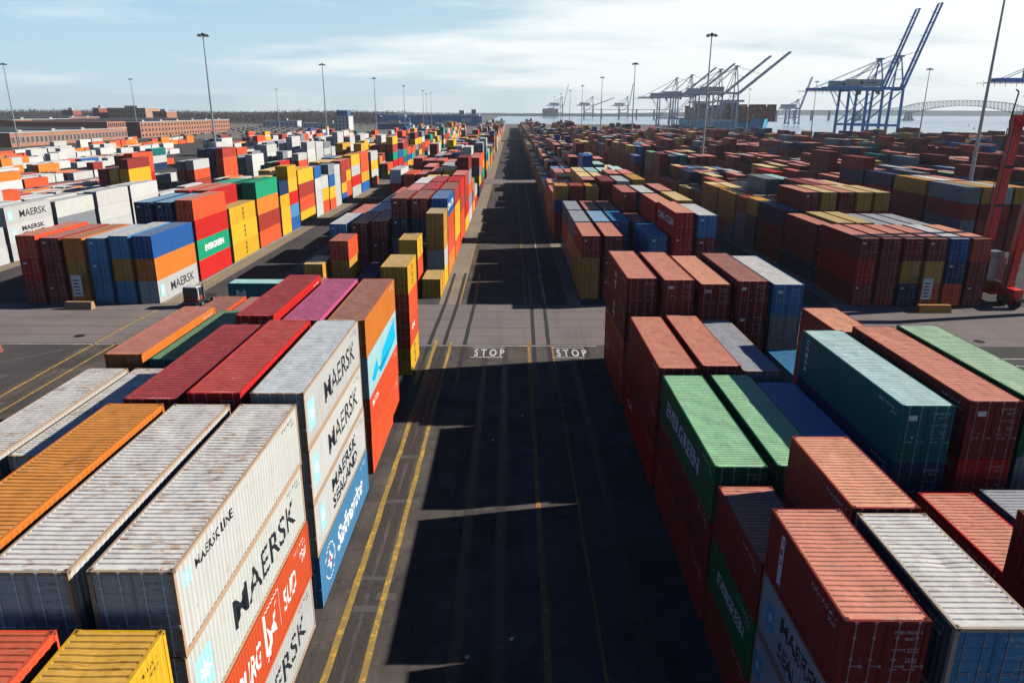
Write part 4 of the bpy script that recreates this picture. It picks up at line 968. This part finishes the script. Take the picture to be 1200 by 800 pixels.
# ------------------------------------------------------------------ ship-to-shore cranes
M_wcr = simple('white_crane_paint', (.80, .80, .80), .5, var=.15, scale=.4); M_bcr = simple('blue_crane_paint', (.05, .34, .82), .5, var=.2, scale=.4)
M_boomg = simple('grey_boom_paint', (.62, .64, .68), .5, var=.15, scale=.4)
def crane(x, y, mat, label, boom_ang, boom_len, gz=43, gauge=30, back=62, apex=68, lettered=False, sc=1.0, boommat=None, bw=11.0):
    """x = waterside rail, boom points to +X"""
    root = empty('quay_crane', (x, y, 0)); tag(root, label, 'crane', 'ship-to-shore cranes'); root.scale = (sc, sc, sc)
    boommat = boommat or mat; hy = bw; lw = 2.1
    for xx in (-gauge, 0):
        for s in (-1, 1):
            mb = MB(); mb.bar((xx, s*hy, 1.6), (xx, s*(hy-1.5), gz), lw, lw*.9, w2=lw*.8)
            lg = mb.build('leg', mat, root)
            mb = MB(); mb.box(xx-1.1, xx+1.1, s*hy-4.5, s*hy+4.5, .5, 1.7)
            for k in (-3.4, -1.2, 1.2, 3.4): mb.tube((xx-.4, s*hy+k, .42), (xx+.4, s*hy+k, .42), .42, n=8)
            mb.build('bogie', M_darksteel, lg)
    mb = MB()
    for s in (-1, 1): mb.bar((-gauge, s*(hy-.5), 13), (0, s*(hy-.5), 13), 1.6, 1.9)
    for xx in (-gauge, 0):
        mb.bar((xx, -hy, 2.6), (xx, hy, 2.6), 1.3, 1.5); mb.bar((xx, -hy+1.2, gz-1), (xx, hy-1.2, gz-1), 1.4, 1.8)
    mb.build('portal_beam', mat, root)
    mb = MB()
    for s in (-1, 1):
        mb.bar((-gauge, s*(hy-.6), 14), (-2, s*(hy-1.4), gz-3), .8, .8); mb.bar((-gauge-12, s*2.6, gz), (-gauge, s*(hy-2), 26), .6)
    mb.build('diagonal_brace', mat, root)
    for s in (-1, 1):
        mb = MB(); mb.bar((-gauge-back+28, s*3.0, gz), (3.5, s*3.0, gz), 1.1, 2.3); mb.build('girder', mat, root)
    mb = MB(); xs = -gauge-back+28
    while xs < 3: mb.bar((xs, -3, gz+.4), (xs, 3, gz+.4), .5); xs += 5
    mb.bar((-gauge-back+20, -4.2, gz-1.7), (-gauge, -4.2, gz-1.7), .25); mb.bar((-gauge-back+20, 4.2, gz-1.7), (-gauge, 4.2, gz-1.7), .25)
    for i in range(12): xx = -gauge-back+20+i*3.4; mb.bar((xx, -4.2, gz-1.7), (xx, -3.2, gz-.2), .15); mb.bar((xx, -4.2, gz-4.0+(i % 2)*1.4), (xx, -4.2, gz-1.7), .18)
    mb.build('walkway', M_darksteel, root)
    # A-frame
    mb = MB(); ax = -2.0
    for s in (-1, 1):
        mb.bar((0, s*(hy-2), gz), (ax, s*2.5, apex), 1.1, 1.1, w2=.8); mb.bar((-12, s*(hy-3.5), gz), (ax, s*2.5, apex), .7, .7)
    for t in (.3, .6): mb.bar((-ax*-t, -(hy-2-5*t), gz+(apex-gz)*t), (-ax*-t, (hy-2-5*t), gz+(apex-gz)*t), .45)
    mb.box(ax-2.2, ax+2.2, -3.6, 3.6, apex, apex+1.4); mb.build('apex_frame', mat, root)
    mb = MB()
    for s in (-1, 1):
        mb.bar((ax, s*2.6, apex), (-gauge-back+34, s*3, gz+1), .35); mb.bar((ax, s*2.6, apex), (-gauge-4, s*3, gz+1), .55)
    mb.build('backstay', mat, root)
    # raised boom
    ca, sa = math.cos(boom_ang), math.sin(boom_ang); hx, hz = 3.5, gz
    for s in (-1, 1):
        mb = MB(); mb.bar((hx, s*3.0, hz), (hx+ca*boom_len, s*3.0, hz+sa*boom_len), 1.2, 2.4, w2=1.0); mb.build('boom_girder', boommat, root)
    mb = MB()
    n = 9
    for i in range(1, n+1):
        t = i/n*boom_len; mb.bar((hx+ca*t, -3, hz+sa*t), (hx+ca*t, 3, hz+sa*t), .55)
    for t in (.35, .62, .9):
        q = t*boom_len; mb.bar((hx+ca*q-sa*.4, 3, hz+sa*q+ca*.4), (hx+ca*q-sa*3.2, 3, hz+sa*q+ca*3.2), .3)
    mb.bar((ax+1, 2.4, apex+.5), (hx+ca*boom_len*.45, 2.8, hz+sa*boom_len*.45), .22); mb.bar((ax+1, -2.4, apex+.5), (hx+ca*boom_len*.45, -2.8, hz+sa*boom_len*.45), .22)
    mb.build('boom_tie', boommat, root)
    mb = MB(); mb.box(-gauge-14, -gauge+14, -3.9, 3.9, gz+1.5, gz+7.2)
    ho = mb.build('machinery_house', M_pale, root)
    if lettered:
        mb = MB(); mb.tube((-gauge-3, -3.95, gz+4.4), (-gauge-3, -3.92, gz+4.4), 1.5, n=16); mb.build('emblem', M_darksteel, ho)
        src = text_mesh('SEAGIRT', 1, M_black, bold=.02); a, b, c, d = width_of(src); me = transform2d(src, 10/(b-a), 1.7/(d-c), -a*10/(b-a), 0)
        link('lettering', me, ho, None, (-gauge+.5, -3.96, gz+3.5), (R(90), 0, 0))
    mb = MB(); mb.box(-19.5, -15.5, -2.3, 2.3, gz-1.9, gz-1.2); mb.box(-18.8, -16.4, -3.0, -.8, gz-4.6, gz-2.0)
    tr = mb.build('trolley', M_darksteel, root); mb = MB(); mb.box(-18.9, -16.3, -3.05, -3.0, gz-4.0, gz-2.6); mb.build('cab_window', M_glass, tr)
    mb = MB(); mb.box(-gauge-1.9, -gauge-.9, hy-2.8, hy-1.6, 4, 7.0); mb.bar((-gauge-1.2, hy-2, 2), (-gauge-1.2, hy-3.2, gz), .22); mb.build('lift_car', M_darksteel, root)
    return root
crane(329, 659, M_bcr, 'blue quay crane with raised boom, nearer of the blue pair', R(72.5), 70, lettered=True)
crane(329, 694, M_bcr, 'blue quay crane with raised boom, farther of the blue pair', R(72.5), 70, lettered=True)
crane(362, 480, M_bcr, 'blue quay crane mostly outside the right picture edge', R(72.5), 70, lettered=False)
for i, (y, n) in enumerate(((940, 'nearest'), (1010, 'second'), (1170, 'third'), (1275, 'farthest'))):
    crane(273, y, M_wcr, 'white quay crane with slanted grey boom, %s of the four white ones' % n, R(39.5), 74, gz=45, apex=75, boommat=M_boomg)
crane(560, 1500, M_bcr, 'small far blue crane right of the pale blue ship', R(74), 60, gz=30, gauge=20, back=45, apex=45)
for i, (x, y, a, s, n) in enumerate(((190, 2900, 78, 1.0, 'leftmost'), (295, 2800, 20, 1.0, 'middle'), (430, 2850, 82, 1.05, 'rightmost'))):
    crane(x, y, M_bcr, 'small distant blue-grey crane on the far shore, %s of three' % n, R(a), 62, gz=34, gauge=26, back=50, apex=58, sc=1.25)

# ------------------------------------------------------------------ ships
M_hull = simple('pale_blue_hull', (.03, .50, .80), .45, var=.12, scale=.02); M_dhull = simple('dark_blue_hull', (.02, .13, .42), .4, var=.15, scale=.02); M_boot = simple('red_boot_topping', (.25, .03, .02), .6)
def ship_hull(Ln, B, h, mat, root, bow=30):
    mb = MB(); st = []
    for t in (0, .04, .12, .5, .85, .92, .97, 1.0):
        w = 1.0 if .1 < t < .86 else (.82 if t == 0 else .95 if t < .1 else {.92: .78, .97: .42, 1.0: .06}[t]); zt = h*(1.0 if t < .9 else 1.12+(t-.92)*1.5); fl = .78 if t > .9 else .94
        st.append((t*Ln, w*B/2, zt, fl))
    for a, b in zip(st, st[1:]):
        for s in (-1, 1): mb.quad((s*a[1]*a[3], a[0]-(6 if a[0] > Ln*.95 else 0), -2.4), (s*b[1]*b[3], b[0]-(8 if b[0] > Ln*.95 else 0), -2.4), (s*b[1], b[0], b[2]), (s*a[1], a[0], a[2]))
        mb.quad((-a[1], a[0], a[2]-.9), (a[1], a[0], a[2]-.9), (b[1], b[0], b[2]-.9), (-b[1], b[0], b[2]-.9))
    a = st[0]; mb.quad((-a[1]*a[3], 0, -2.4), (a[1]*a[3], 0, -2.4), (a[1], 0, a[2]), (-a[1], 0, a[2]))
    return mb.build('hull', mat, root)
cs = empty('container_ship', (300, 1300, 0), math.pi); tag(cs, 'pale blue container ship loaded with dark red containers behind the white cranes', 'ship')
ship_hull(390, 42, 12.5, M_hull, cs)
for yy in (75, 232):
    mb = MB(); mb.box(-12, 12, yy, yy+12, 11.7, 36); mb.box(-20, 20, yy+2, yy+9, 36.2, 38.8); sp = mb.build('superstructure', M_pale, cs)
    mb = MB(); mb.box(-12.2, 12.2, yy+12, yy+12.1, 32.5, 34.6); mb.box(-12.1, -12.0, yy+2, yy+12, 32.5, 34.6); mb.build('bridge_window', M_glass, sp); mb = MB(); mb.box(-4, 4, yy-9, yy-3, 11.7, 36); mb.build('funnel', M_hull, cs)
    mb = MB(); mb.bar((0, yy+6, 43), (0, yy+6, 54), .8); mb.build('mast', M_pale, cs)
for k in range(21):     # deck cargo joins the far mass of containers
    y = 1300-392+18+k*14.2+ (16 if k > 3 else 0)+(10 if k > 14 else 0)
    for c in range(15):
        for t in range(rng.choice((5, 6, 6, 7))):
            cc = C[rng.choice('mmmmrrrmmksn')]; x = 300-18.8+c*2.55; z = 11.8+t*2.9
            V, Fc, CL = FARBOX; addbox(x, x+2.44, y, y+12.2, z, z+2.86, cc[0], cc[1])
rs = empty('vehicle_carrier', (-48, 1215, 0), R(90)); tag(rs, 'long dark blue vehicle carrier ship with white top across the left horizon', 'ship')
ship_hull(170, 30, 15, M_dhull, rs)
mb = MB(); mb.box(-14.5, 14.5, 4, 150, 14.2, 17.4); mb.build('upper_deck', M_pale, rs); mb = MB(); mb.box(-9, 9, 28, 36, 17.4, 23.5); mb.build('bridge_house', M_pale, rs); mb = MB(); mb.box(-3, 3, 10, 17, 17.4, 25); mb.build('funnel', M_dhull, rs)
for i in range(12): mb = MB(); mb.tube((rng.uniform(-8, 8), 45+i*8, 17.4), (rng.uniform(-8, 8), 45+i*8, 19.2), .9, n=8); mb.build('vent', M_pale, rs)
src = text_mesh('NYK', 1, M_white, bold=.04); a, b, c, d = width_of(src); me = transform2d(src, 17/(b-a), 6.5/(d-c), 0, 0); link('lettering', me, rs, None, (-15.15, 32, 6.0), (R(90), 0, R(-90)))
ws = empty('small_ship', (-160, 1190, 0), R(90)); tag(ws, 'smaller blue hull moored before the vehicle carrier, at its left end', 'ship'); ship_hull(48, 12, 13, M_dhull, ws)
mb = MB(); mb.box(-4, 4, 6, 18, 12.2, 17); mb.build('superstructure', M_pale, ws)

# ------------------------------------------------------------------ arch truss bridge
M_bridge = simple('bridge_steel', (.26, .33, .40), .7, var=.1, scale=.02)
br = empty('truss_bridge', (1415, 2400, 0)); tag(br, 'long steel arch truss bridge across the bay at right', 'bridge')
def arch(x): return 58-26*(abs(x)/185)**2 if abs(x) < 185 else max(34, 32+0*x)
mb = MB(); mb.bar((-1200, 0, 27.5), (900, 0, 27.5), 14, 1.6); mb.build('deck', M_bridge, br)
mb = MB(); xs = [i*12.4 for i in range(-26, 27)]
def top(x):
    ax = abs(x); return 27.5+30*max(0, 1-(ax/190)**2)+(9*math.exp(-((ax-170)/75)**2))+2
def bot(x):
    ax = abs(x); return 27.5+16*max(0, 1-(ax/135)**2) if ax < 135 else 27.5-7*math.exp(-((ax-170)/28)**2)
for s in (-7, 7):
    for a, b in zip(xs, xs[1:]):
        mb.bar((a, s, top(a)), (b, s, top(b)), 1.1); mb.bar((a, s, bot(a)), (b, s, bot(b)), 1.1); mb.bar((a, s, bot(a)), (b, s, top(b)), .8); mb.bar((b, s, bot(b)), (b, s, top(b)), .9)
for a in xs: mb.bar((a, -7, top(a)), (a, 7, top(a)), .8)
mb.build('truss', M_bridge, br)
for x in (-170, 170, -330, 330):
    mb = MB()
    for s in (-1, 1): mb.bar((x+s*9, -8, -2), (x+s*3, -6, 26), 5, 5, w2=3); mb.bar((x+s*9, 8, -2), (x+s*3, 6, 26), 5, 5, w2=3)
    mb.box(x-14, x+14, -12, 12, -2.5, 2); mb.build('pier', M_bridge, br)
for x in range(-1190, -340, 55): mb = MB(); mb.box(x-1.5, x+1.5, -6, -3, -2.3, 27); mb.box(x-1.5, x+1.5, 3, 6, -2.3, 27); mb.build('pier', M_bridge, br)
jt = MB(); jt.bar((330, 1750, 6), (760, 2050, 6), 8, 1.5)
for i in range(14): t = i/13; jt.box(330+430*t-1, 330+430*t+1, 1750+300*t-3, 1750+300*t+3, -2.3, 5.4)
o = jt.build('long_jetty', M_bridge); tag(o, 'low grey jetty on piles in the water beyond the pale blue ship', 'jetty')
for i, (x, y, d_) in enumerate(((900, 1500, 'just left of the first bridge pier'), (1010, 1350, 'right of the mast pole'), (760, 1250, 'left of the mast pole'))):
    mb = MB(); mb.tube((0, 0, -1.9), (0, 0, -.6), 1.4, 1.0, 10); mb.tube((0, 0, -.6), (0, 0, 2.8), .25, .15, 6); mb.box(-.5, .5, -.5, .5, 1.6, 2.4); o = mb.build('buoy', M_redd, None, None, (x, y, 0)); tag(o, 'small red buoy floating on the bay, %s' % d_, 'buoy')

# ------------------------------------------------------------------ rubber-tyred gantry at right
def redmat():
    mt, nt, b = newmat('chipped_red_paint'); v1, ob, oi = objvec(nt); f = noise(nt, v1, 2.2, 6, .75); f2 = noise(nt, v1, .35, 3)
    k = math_(nt, 'MULTIPLY', ramp(nt, f, .58, .63), ramp(nt, f2, .42, .55)); o = mix(nt, k, (.95, .02, .012), (.60, .42, .38)); L(nt, o, b.inputs['Base Color']); b.inputs['Roughness'].default_value = .4; return mt
M_red = redmat()
gt = empty('gantry_crane', (62.1, 91.2, 0)); tag(gt, 'red rubber-tyred gantry crane with chipped paint at right edge', 'gantry crane')
for yy in (.8, 6.8):
    mb = MB(); mb.bar((2.0, yy, 2.4), (2.9, yy, 23.2), .85, 1.0, w2=1.05); lg = mb.build('leg', M_red, gt)
    mb = MB(); mb.bar((2.2, yy, 22.9), (26, yy, 22.9), 1.0, 1.5); mb.build('top_girder', M_red, gt)
    mb = MB(); mb.bar((24.8, yy, 2.4), (24.6, yy, 22), 1.0, 1.1); mb.build('leg', M_red, gt)
for xx in (2.0, 24.8):
    mb = MB(); mb.bar((xx, -1.4, 2.0), (xx, 9.2, 2.0), 1.2, 1.0); mb.box(xx-.9, xx+.9, 2.6, 4.4, 1.0, 1.5); mb.build('sill_beam', M_red, gt)
    for yy in (-1.0, 1.2, 6.6, 8.8):
        mb = MB(); mb.tube((xx-.35, yy, .82), (xx+.35, yy, .82), .82, n=20); w_ = mb.build('wheel', M_rubber, gt); mb = MB(); mb.tube((xx-.38, yy, .82), (xx+.38, yy, .82), .38, n=12); mb.build('hub', M_red, w_)
        mb = MB(); mb.box(xx-.5, xx+.5, yy-.5, yy+.5, 1.2, 1.9); mb.build('wheel_fork', M_red, gt)
mb = MB(); mb.box(-.2, 1.9, 1.9, 5.6, 3.2, 6.0); mb.box(0, 1.7, 2.2, 4, 6.0, 6.7); mb.box(2.9, 3.6, 1.9, 5.6, 2.6, 5.0); mb.build('engine_housing', M_steel, gt)
mb = MB(); mb.box(-.3, 1.2, 6.1, 7.2, 3.2, 7.2); mb.build('control_cabinet', M_steel, gt)
mb = MB(); mb.bar((2.1, 6.8, 21.0), (1.9, 6.8, 22.6), .1); mb.bar((1.9, 6.8, 22.6), (2.3, 6.8, 26.4), .13); mb.bar((2.3, 6.8, 26.4), (1.9, 6.8, 26.7), .14)
mb.bar((3.5, 6.8, 23.6), (3.5, 6.8, 25.8), .14); mb.box(3.2, 3.8, 6.5, 7.1, 25.8, 26.3)
for t in (0, 1, 2): mb.bar((2.6, 6.0, 23.8+t*.4), (20, 6.0, 23.8+t*.4), .05)
mb.build('antenna_rail', M_darksteel, gt)
mb = MB()
for q in (-.22, .22): mb.bar((1.25+.02, .8+q, 2.4), (2.15, .8+q, 22.5), .05)
for i in range(60): t = i/60; mb.bar((1.27+.88*t, .58, 2.6+20*t), (1.27+.88*t, 1.02, 2.6+20*t), .035)
mb.build('ladder', M_steel, gt)
mb = MB()
for q in (6.2, 7.4): mb.bar((1.38, q, 3), (2.2, q, 22), .09)
for z in (7, 12, 17): mb.box(1.4+.035*z, 2.6+.035*z, 6.1, 6.2, z, z+.35)
mb.build('cable_conduit', M_darksteel, gt)
mb = MB()
for q in (-1.2, .2, 1.6, 3.0, 4.4, 5.8, 7.2, 8.6): mb.bar((1.45, q, 2.5), (1.45, q, 3.5), .05)
mb.bar((1.45, -1.2, 3.5), (1.45, 8.6, 3.5), .05); mb.bar((1.45, -1.2, 3.0), (1.45, 8.6, 3.0), .04); mb.build('handrail', M_amber, gt)
mb = MB(); mb.box(1.38, 1.4, 2.6, 5.0, 1.6, 2.4); mb.build('warning_panel', M_amber, gt)

# ------------------------------------------------------------------ trucks, barriers, signs
M_tc = simple('dark_cab_paint', (.04, .045, .05), .35, var=.1); M_ctruck = simple('teal_container_paint', (.012, .14, .17), .5)
def yard_tractor(x, y, rz, label):
    r_ = empty('yard_tractor', (x, y, 0), rz); tag(r_, label, 'truck'); r_.scale = (.88, .88, .85)
    mb = MB(); mb.box(-1.15, 1.15, .1, 5.2, .75, 1.1); mb.build('chassis', M_darksteel, r_)
    mb = MB(); mb.box(-1.2, .9, .3, 2.0, 1.1, 2.95); cb_ = mb.build('cab', M_tc, r_); mb = MB(); mb.box(-1.15, .85, .35, 1.9, 2.955, 3.12); mb.build('roof', M_pale, cb_); mb = MB(); mb.box(.92, .95, .55, .7, 1.2, 2.85); mb.box(.92, .95, 1.85, 1.97, 1.2, 2.85); mb.build('white_stripe', M_white, cb_)
    mb = MB(); mb.box(-1.08, .78, .27, .3, 1.75, 2.8); mb.build('windscreen', M_glass, cb_)
    for s in (-1.23, .9): mb = MB(); mb.box(s, s+.03, .6, 1.8, 1.8, 2.75); mb.build('side_window', M_glass, cb_)
    mb = MB(); mb.box(.93, .95, 1.0, 1.5, 1.15, 1.75); mb.box(-1.2, .9, .26, .3, 1.12, 1.5); mb.build('red_panel', M_redd, cb_)
    mb = MB(); mb.box(-1.22, 1.22, -.15, .1, .55, 1.0); mb.build('bumper', M_darksteel, r_)
    for s in (-.9, .9): mb = MB(); mb.box(s-.14, s+.14, -.19, -.15, .72, .92); mb.build('headlight', M_lamp, r_)
    for yy in (1.0, 4.3):
        for s in (-1, 1): mb = MB(); mb.tube((s*.85, yy, .52), (s*1.2, yy, .52), .52, n=16); w_ = mb.build('wheel', M_rubber, r_); mb = MB(); mb.tube((s*.84, yy, .52), (s*1.22, yy, .52), .24, n=10); mb.build('hub', M_steel, w_)
    mb = MB(); mb.bar((1.05, 1.9, 1.1), (1.05, 1.9, 3.4), .16); mb.build('exhaust', M_steel, r_)
    return r_
yard_tractor(-40.2, 88.6, R(-6), 'small dark yard tractor with white roof and stripes in the left lane')
yard_tractor(-20.5, 86.2, R(90), 'dark white-roofed yard tractor pulling the teal container over the crossing')
tl = empty('container_trailer', (-34.6, 86.2, 0)); tag(tl, 'dark skeletal trailer under the teal container on the crossing', 'trailer')
mb = MB(); mb.box(0, 13, -1.1, -.8, .95, 1.2); mb.box(0, 13, .8, 1.1, .95, 1.2)
for i in range(6): mb.box(.3+i*2.4, .6+i*2.4, -1.1, 1.1, .9, 1.15)
mb.build('chassis', M_darksteel, tl)
for xx in (1.2, 2.5):
    for s in (-1, 1): mb = MB(); mb.tube((xx, s*.8, .5), (xx, s*1.2, .5), .5, n=16); mb.build('wheel', M_rubber, tl)
tcn = empty('shipping_container', (-33.9, 86.2, 1.21), R(-90)); tag(tcn, 'teal container with white letter riding crossways on a trailer', 'container', 'stacked shipping containers')
lc = (.012, .15, .18); link('body', body_mesh(L40, HC), tcn, lc); link('roof', roof_mesh(L40, HC), tcn, (.30, .52, .50))
for s in (-1, 1): link('door', door_mesh(HC, s), tcn, lc)
put_text(tcn, L40, HC, 1, 'M', M_white, .9, 2.1, 1.5, 1.1, False, bold=.05)
M_or = simple('orange_barrier_paint', (.58, .25, .06), .7, var=.3); M_tan = simple('tan_concrete', (.40, .24, .13), .8, var=.3)
def barrier(x, y, w, mat, label):
    r_ = empty('concrete_barrier', (x, y, 0)); tag(r_, label, 'barrier')
    mb = MB(); mb.quad((0, -.55, 0), (w, -.55, 0), (w, -.3, .95), (0, -.3, .95)); mb.quad((w, .55, 0), (0, .55, 0), (0, .3, .95), (w, .3, .95)); mb.quad((0, -.3, .95), (w, -.3, .95), (w, .3, .95), (0, .3, .95))
    mb.quad((0, -.55, 0), (0, -.3, .95), (0, .3, .95), (0, .55, 0)); mb.quad((w, -.55, 0), (w, .55, 0), (w, .3, .95), (w, -.3, .95)); mb.build('body', mat, r_)
    mb = MB(); mb.bar((w*.3, -.1, .95), (w*.3, .1, .95), .06); mb.tube((w*.3, 0, .94), (w*.3, 0, 1.08), .03, n=6); mb.tube((w*.7, 0, .94), (w*.7, 0, 1.08), .03, n=6); mb.build('lifting_loop', M_steel, r_)
    return r_
barrier(-55.6, 88.2, 3.3, M_tan, 'tan concrete barrier before the left block beyond the crossing')
barrier(50.9, 88.4, 4.0, M_or, 'orange concrete barrier before the right block beyond the crossing')
barrier(-54.3, 70.9, 1.9, M_dbrick, 'dark red and white barrier end at the left picture edge')
def row_sign(x, y, label):
    r_ = empty('row_sign', (x, y, 0)); tag(r_, label, 'sign'); mb = MB(); mb.tube((-.5, 0, .9), (-.5, 0, 4.0), .05, n=8); mb.tube((.5, 0, .9), (.5, 0, 4.0), .05, n=8); mb.build('post', M_steel, r_)
    mb = MB(); mb.box(-.62, .62, -.09, -.05, 1.3, 4.0); p_ = mb.build('panel', M_white, r_)
    mb = MB()
    for i in range(5): mb.box(-.45, .35-.1*(i % 2), -.1, -.092, 1.6+i*.42, 1.75+i*.42)
    mb.build('writing', M_darksteel, p_)
row_sign(-54.6, 89.5, 'white row sign panel on posts behind the tan barrier'); row_sign(52.4, 89.8, 'white row sign panel on posts behind the orange barrier')
# parked cars far off on the left quay
def car_mesh():
    mb = MB(); mb.box(-.9, .9, 0, 4.5, .35, .95); n = len(mb.v)
    mb.v += [(-.82, .9, .95), (.82, .9, .95), (.82, 3.9, .95), (-.82, 3.9, .95), (-.66, 1.5, 1.48), (.66, 1.5, 1.48), (.66, 3.3, 1.48), (-.66, 3.3, 1.48)]
    for q in ((4,5,6,7),(0,1,5,4),(1,2,6,5),(2,3,7,6),(3,0,4,7)): mb.f.append(tuple(n+i for i in q)); mb.m.append(0 if q[0] == 4 and q[1] == 5 and q[2] == 6 else 1)
    for y in (.8, 3.6): mb.tube((-.92, y, .34), (.92, y, .34), .34, n=8, mi=1)
    return mb.mesh('parked_car', M_frame, M_glass)
cm_ = car_mesh(); k = 0
for r_ in range(9):
    for q in range(14):
        if rng.random() < .12: continue
        x = -215-q*11+rng.uniform(-1, 1); y = 700+r_*48+rng.uniform(-2, 2)
        o = link('parked_car', cm_, None, rng.choice(((.5, .5, .5), (.05, .05, .06), (.3, .02, .02), (.6, .6, .58), (.03, .06, .15), (.2, .21, .22))), (x, y, .02), (0, 0, R(90)+rng.uniform(-.05, .05)))
        tag(o, 'tiny parked car on the open ground before the left horizon', 'car', 'cars parked far off on the left')

# the one mass of remaining containers
V, Fc, CL = FARBOX
me = bpy.data.meshes.new('container_mass'); me.from_pydata(V, [], Fc); at = me.attributes.new('Col', 'FLOAT_COLOR', 'CORNER')
buf = []
for f_, c_ in zip(me.polygons, CL): buf += [c_[0], c_[1], c_[2], 1.0]*f_.loop_total
at.data.foreach_set('color', buf); me.materials.append(M_far)
o = link('container_mass', me); tag(o, 'mass of smaller stacked containers filling the far yard and ship deck', 'containers', 'stacked shipping containers', 'stuff')

# ------------------------------------------------------------------ air
hzm = bpy.data.materials.new('haze_air'); hzm.use_nodes = True; hn = hzm.node_tree; hn.nodes.clear()
ho_ = hn.nodes.new('ShaderNodeOutputMaterial'); hv = hn.nodes.new('ShaderNodeVolumePrincipled'); hn.links.new(hv.outputs[0], ho_.inputs['Volume'])
hv.inputs['Color'].default_value = (.80, .91, 1, 1); hv.inputs['Density'].default_value = .00009; hv.inputs['Anisotropy'].default_value = .1
mb = MB(); mb.box(-9000, 9000, -700, 7800, -4.5, 135); hb = mb.build('haze', hzm); tag(hb, 'thin pale blue haze over the harbour', 'haze', kind='stuff')
# ------------------------------------------------------------------ sky, sun, view
SUN_EL, SUN_AZ = R(28.7), R(78.5)     # azimuth clockwise from +Y
w = bpy.data.worlds.new('World'); scn.world = w; w.use_nodes = True; nt = w.node_tree; bg = nt.nodes['Background']
sk = nt.nodes.new('ShaderNodeTexSky'); sk.sky_type = 'NISHITA'; sk.sun_disc = False; sk.sun_elevation = SUN_EL; sk.sun_rotation = SUN_AZ; sk.air_density = 1.0; sk.dust_density = .6; sk.ozone_density = 1.5; sk.altitude = 20
tc = nt.nodes.new('ShaderNodeTexCoord'); sx = nt.nodes.new('ShaderNodeSeparateXYZ'); L(nt, tc.outputs['Generated'], sx.inputs[0])
zc = math_(nt, 'MAXIMUM', sx.outputs[2], .015)
cbx = nt.nodes.new('ShaderNodeCombineXYZ'); den = math_(nt, 'ADD', zc, .10)
L(nt, math_(nt, 'DIVIDE', sx.outputs[0], den), cbx.inputs[0]); L(nt, math_(nt, 'DIVIDE', sx.outputs[1], den), cbx.inputs[1])
mp = nt.nodes.new('ShaderNodeMapping'); mp.inputs['Scale'].default_value = (.55, .9, 1); mp.inputs['Location'].default_value = (1.3, 2.1, 0); mp.inputs['Rotation'].default_value = (0, 0, R(12)); L(nt, cbx.outputs[0], mp.inputs[0])
c1 = noise(nt, mp.outputs[0], .9, 8, .58); c2 = noise(nt, mp.outputs[0], .35, 3, .5)
cl = math_(nt, 'ADD', math_(nt, 'MULTIPLY', c1, .6), math_(nt, 'MULTIPLY', c2, .5))
bias = math_(nt, 'MULTIPLY_ADD', sx.outputs[0], .22, 0)          # cloudier to the right
cl = math_(nt, 'ADD', cl, bias); cov = ramp(nt, cl, .455, .60)
skyc = nt.nodes.new('ShaderNodeVectorMath'); skyc.operation = 'MULTIPLY'; L(nt, sk.outputs[0], skyc.inputs[0]); skyc.inputs[1].default_value = (1, 1, 1)
lowf = ramp(nt, sx.outputs[2], .29, .145)
right = ramp(nt, sx.outputs[0], -.65, .45)
hz = ramp(nt, sx.outputs[2], .13, .0)
lowsky = mix(nt, hz, mix(nt, right, (2.9, 4.9, 6.5), (4.2, 5.4, 6.1)), mix(nt, right, (4.5, 5.9, 6.6), (5.6, 6.4, 6.6)))
base = mix(nt, lowf, mix(nt, 1, skyc.outputs[0], (.06, .16, .42), 'MULTIPLY'), lowsky)
cloudc = mix(nt, lowf, (.18, .42, 1.0), mix(nt, right, (7.3, 7.8, 7.9), (8.2, 8.4, 8.1)))
out = mix(nt, math_(nt, 'MULTIPLY', cov, .85), base, cloudc)
behind = ramp(nt, sx.outputs[1], .1, -.5)          # the sky away from the sun and bay is a deeper blue
out = mix(nt, behind, out, mix(nt, 1, out, (.85, .90, 1.0), 'MULTIPLY'))
L(nt, out, bg.inputs['Color']); bg.inputs['Strength'].default_value = .095
sd = bpy.data.lights.new('sun', 'SUN'); sd.energy = 5.0; sd.angle = R(.5); sd.color = (1, .945, .87); so = bpy.data.objects.new('sun', sd); col.objects.link(so)
to = Vector((math.sin(SUN_AZ)*math.cos(SUN_EL), math.cos(SUN_AZ)*math.cos(SUN_EL), math.sin(SUN_EL)))
so.rotation_euler = to.to_track_quat('Z', 'Y').to_euler(); so.location = to*200
vs = scn.view_settings; vs.view_transform = 'Standard'; vs.look = 'None'; vs.exposure = .5; vs.gamma = 1; vs.use_curve_mapping = False
scn.cycles.max_bounces = 6; scn.cycles.diffuse_bounces = 0; scn.cycles.glossy_bounces = 2
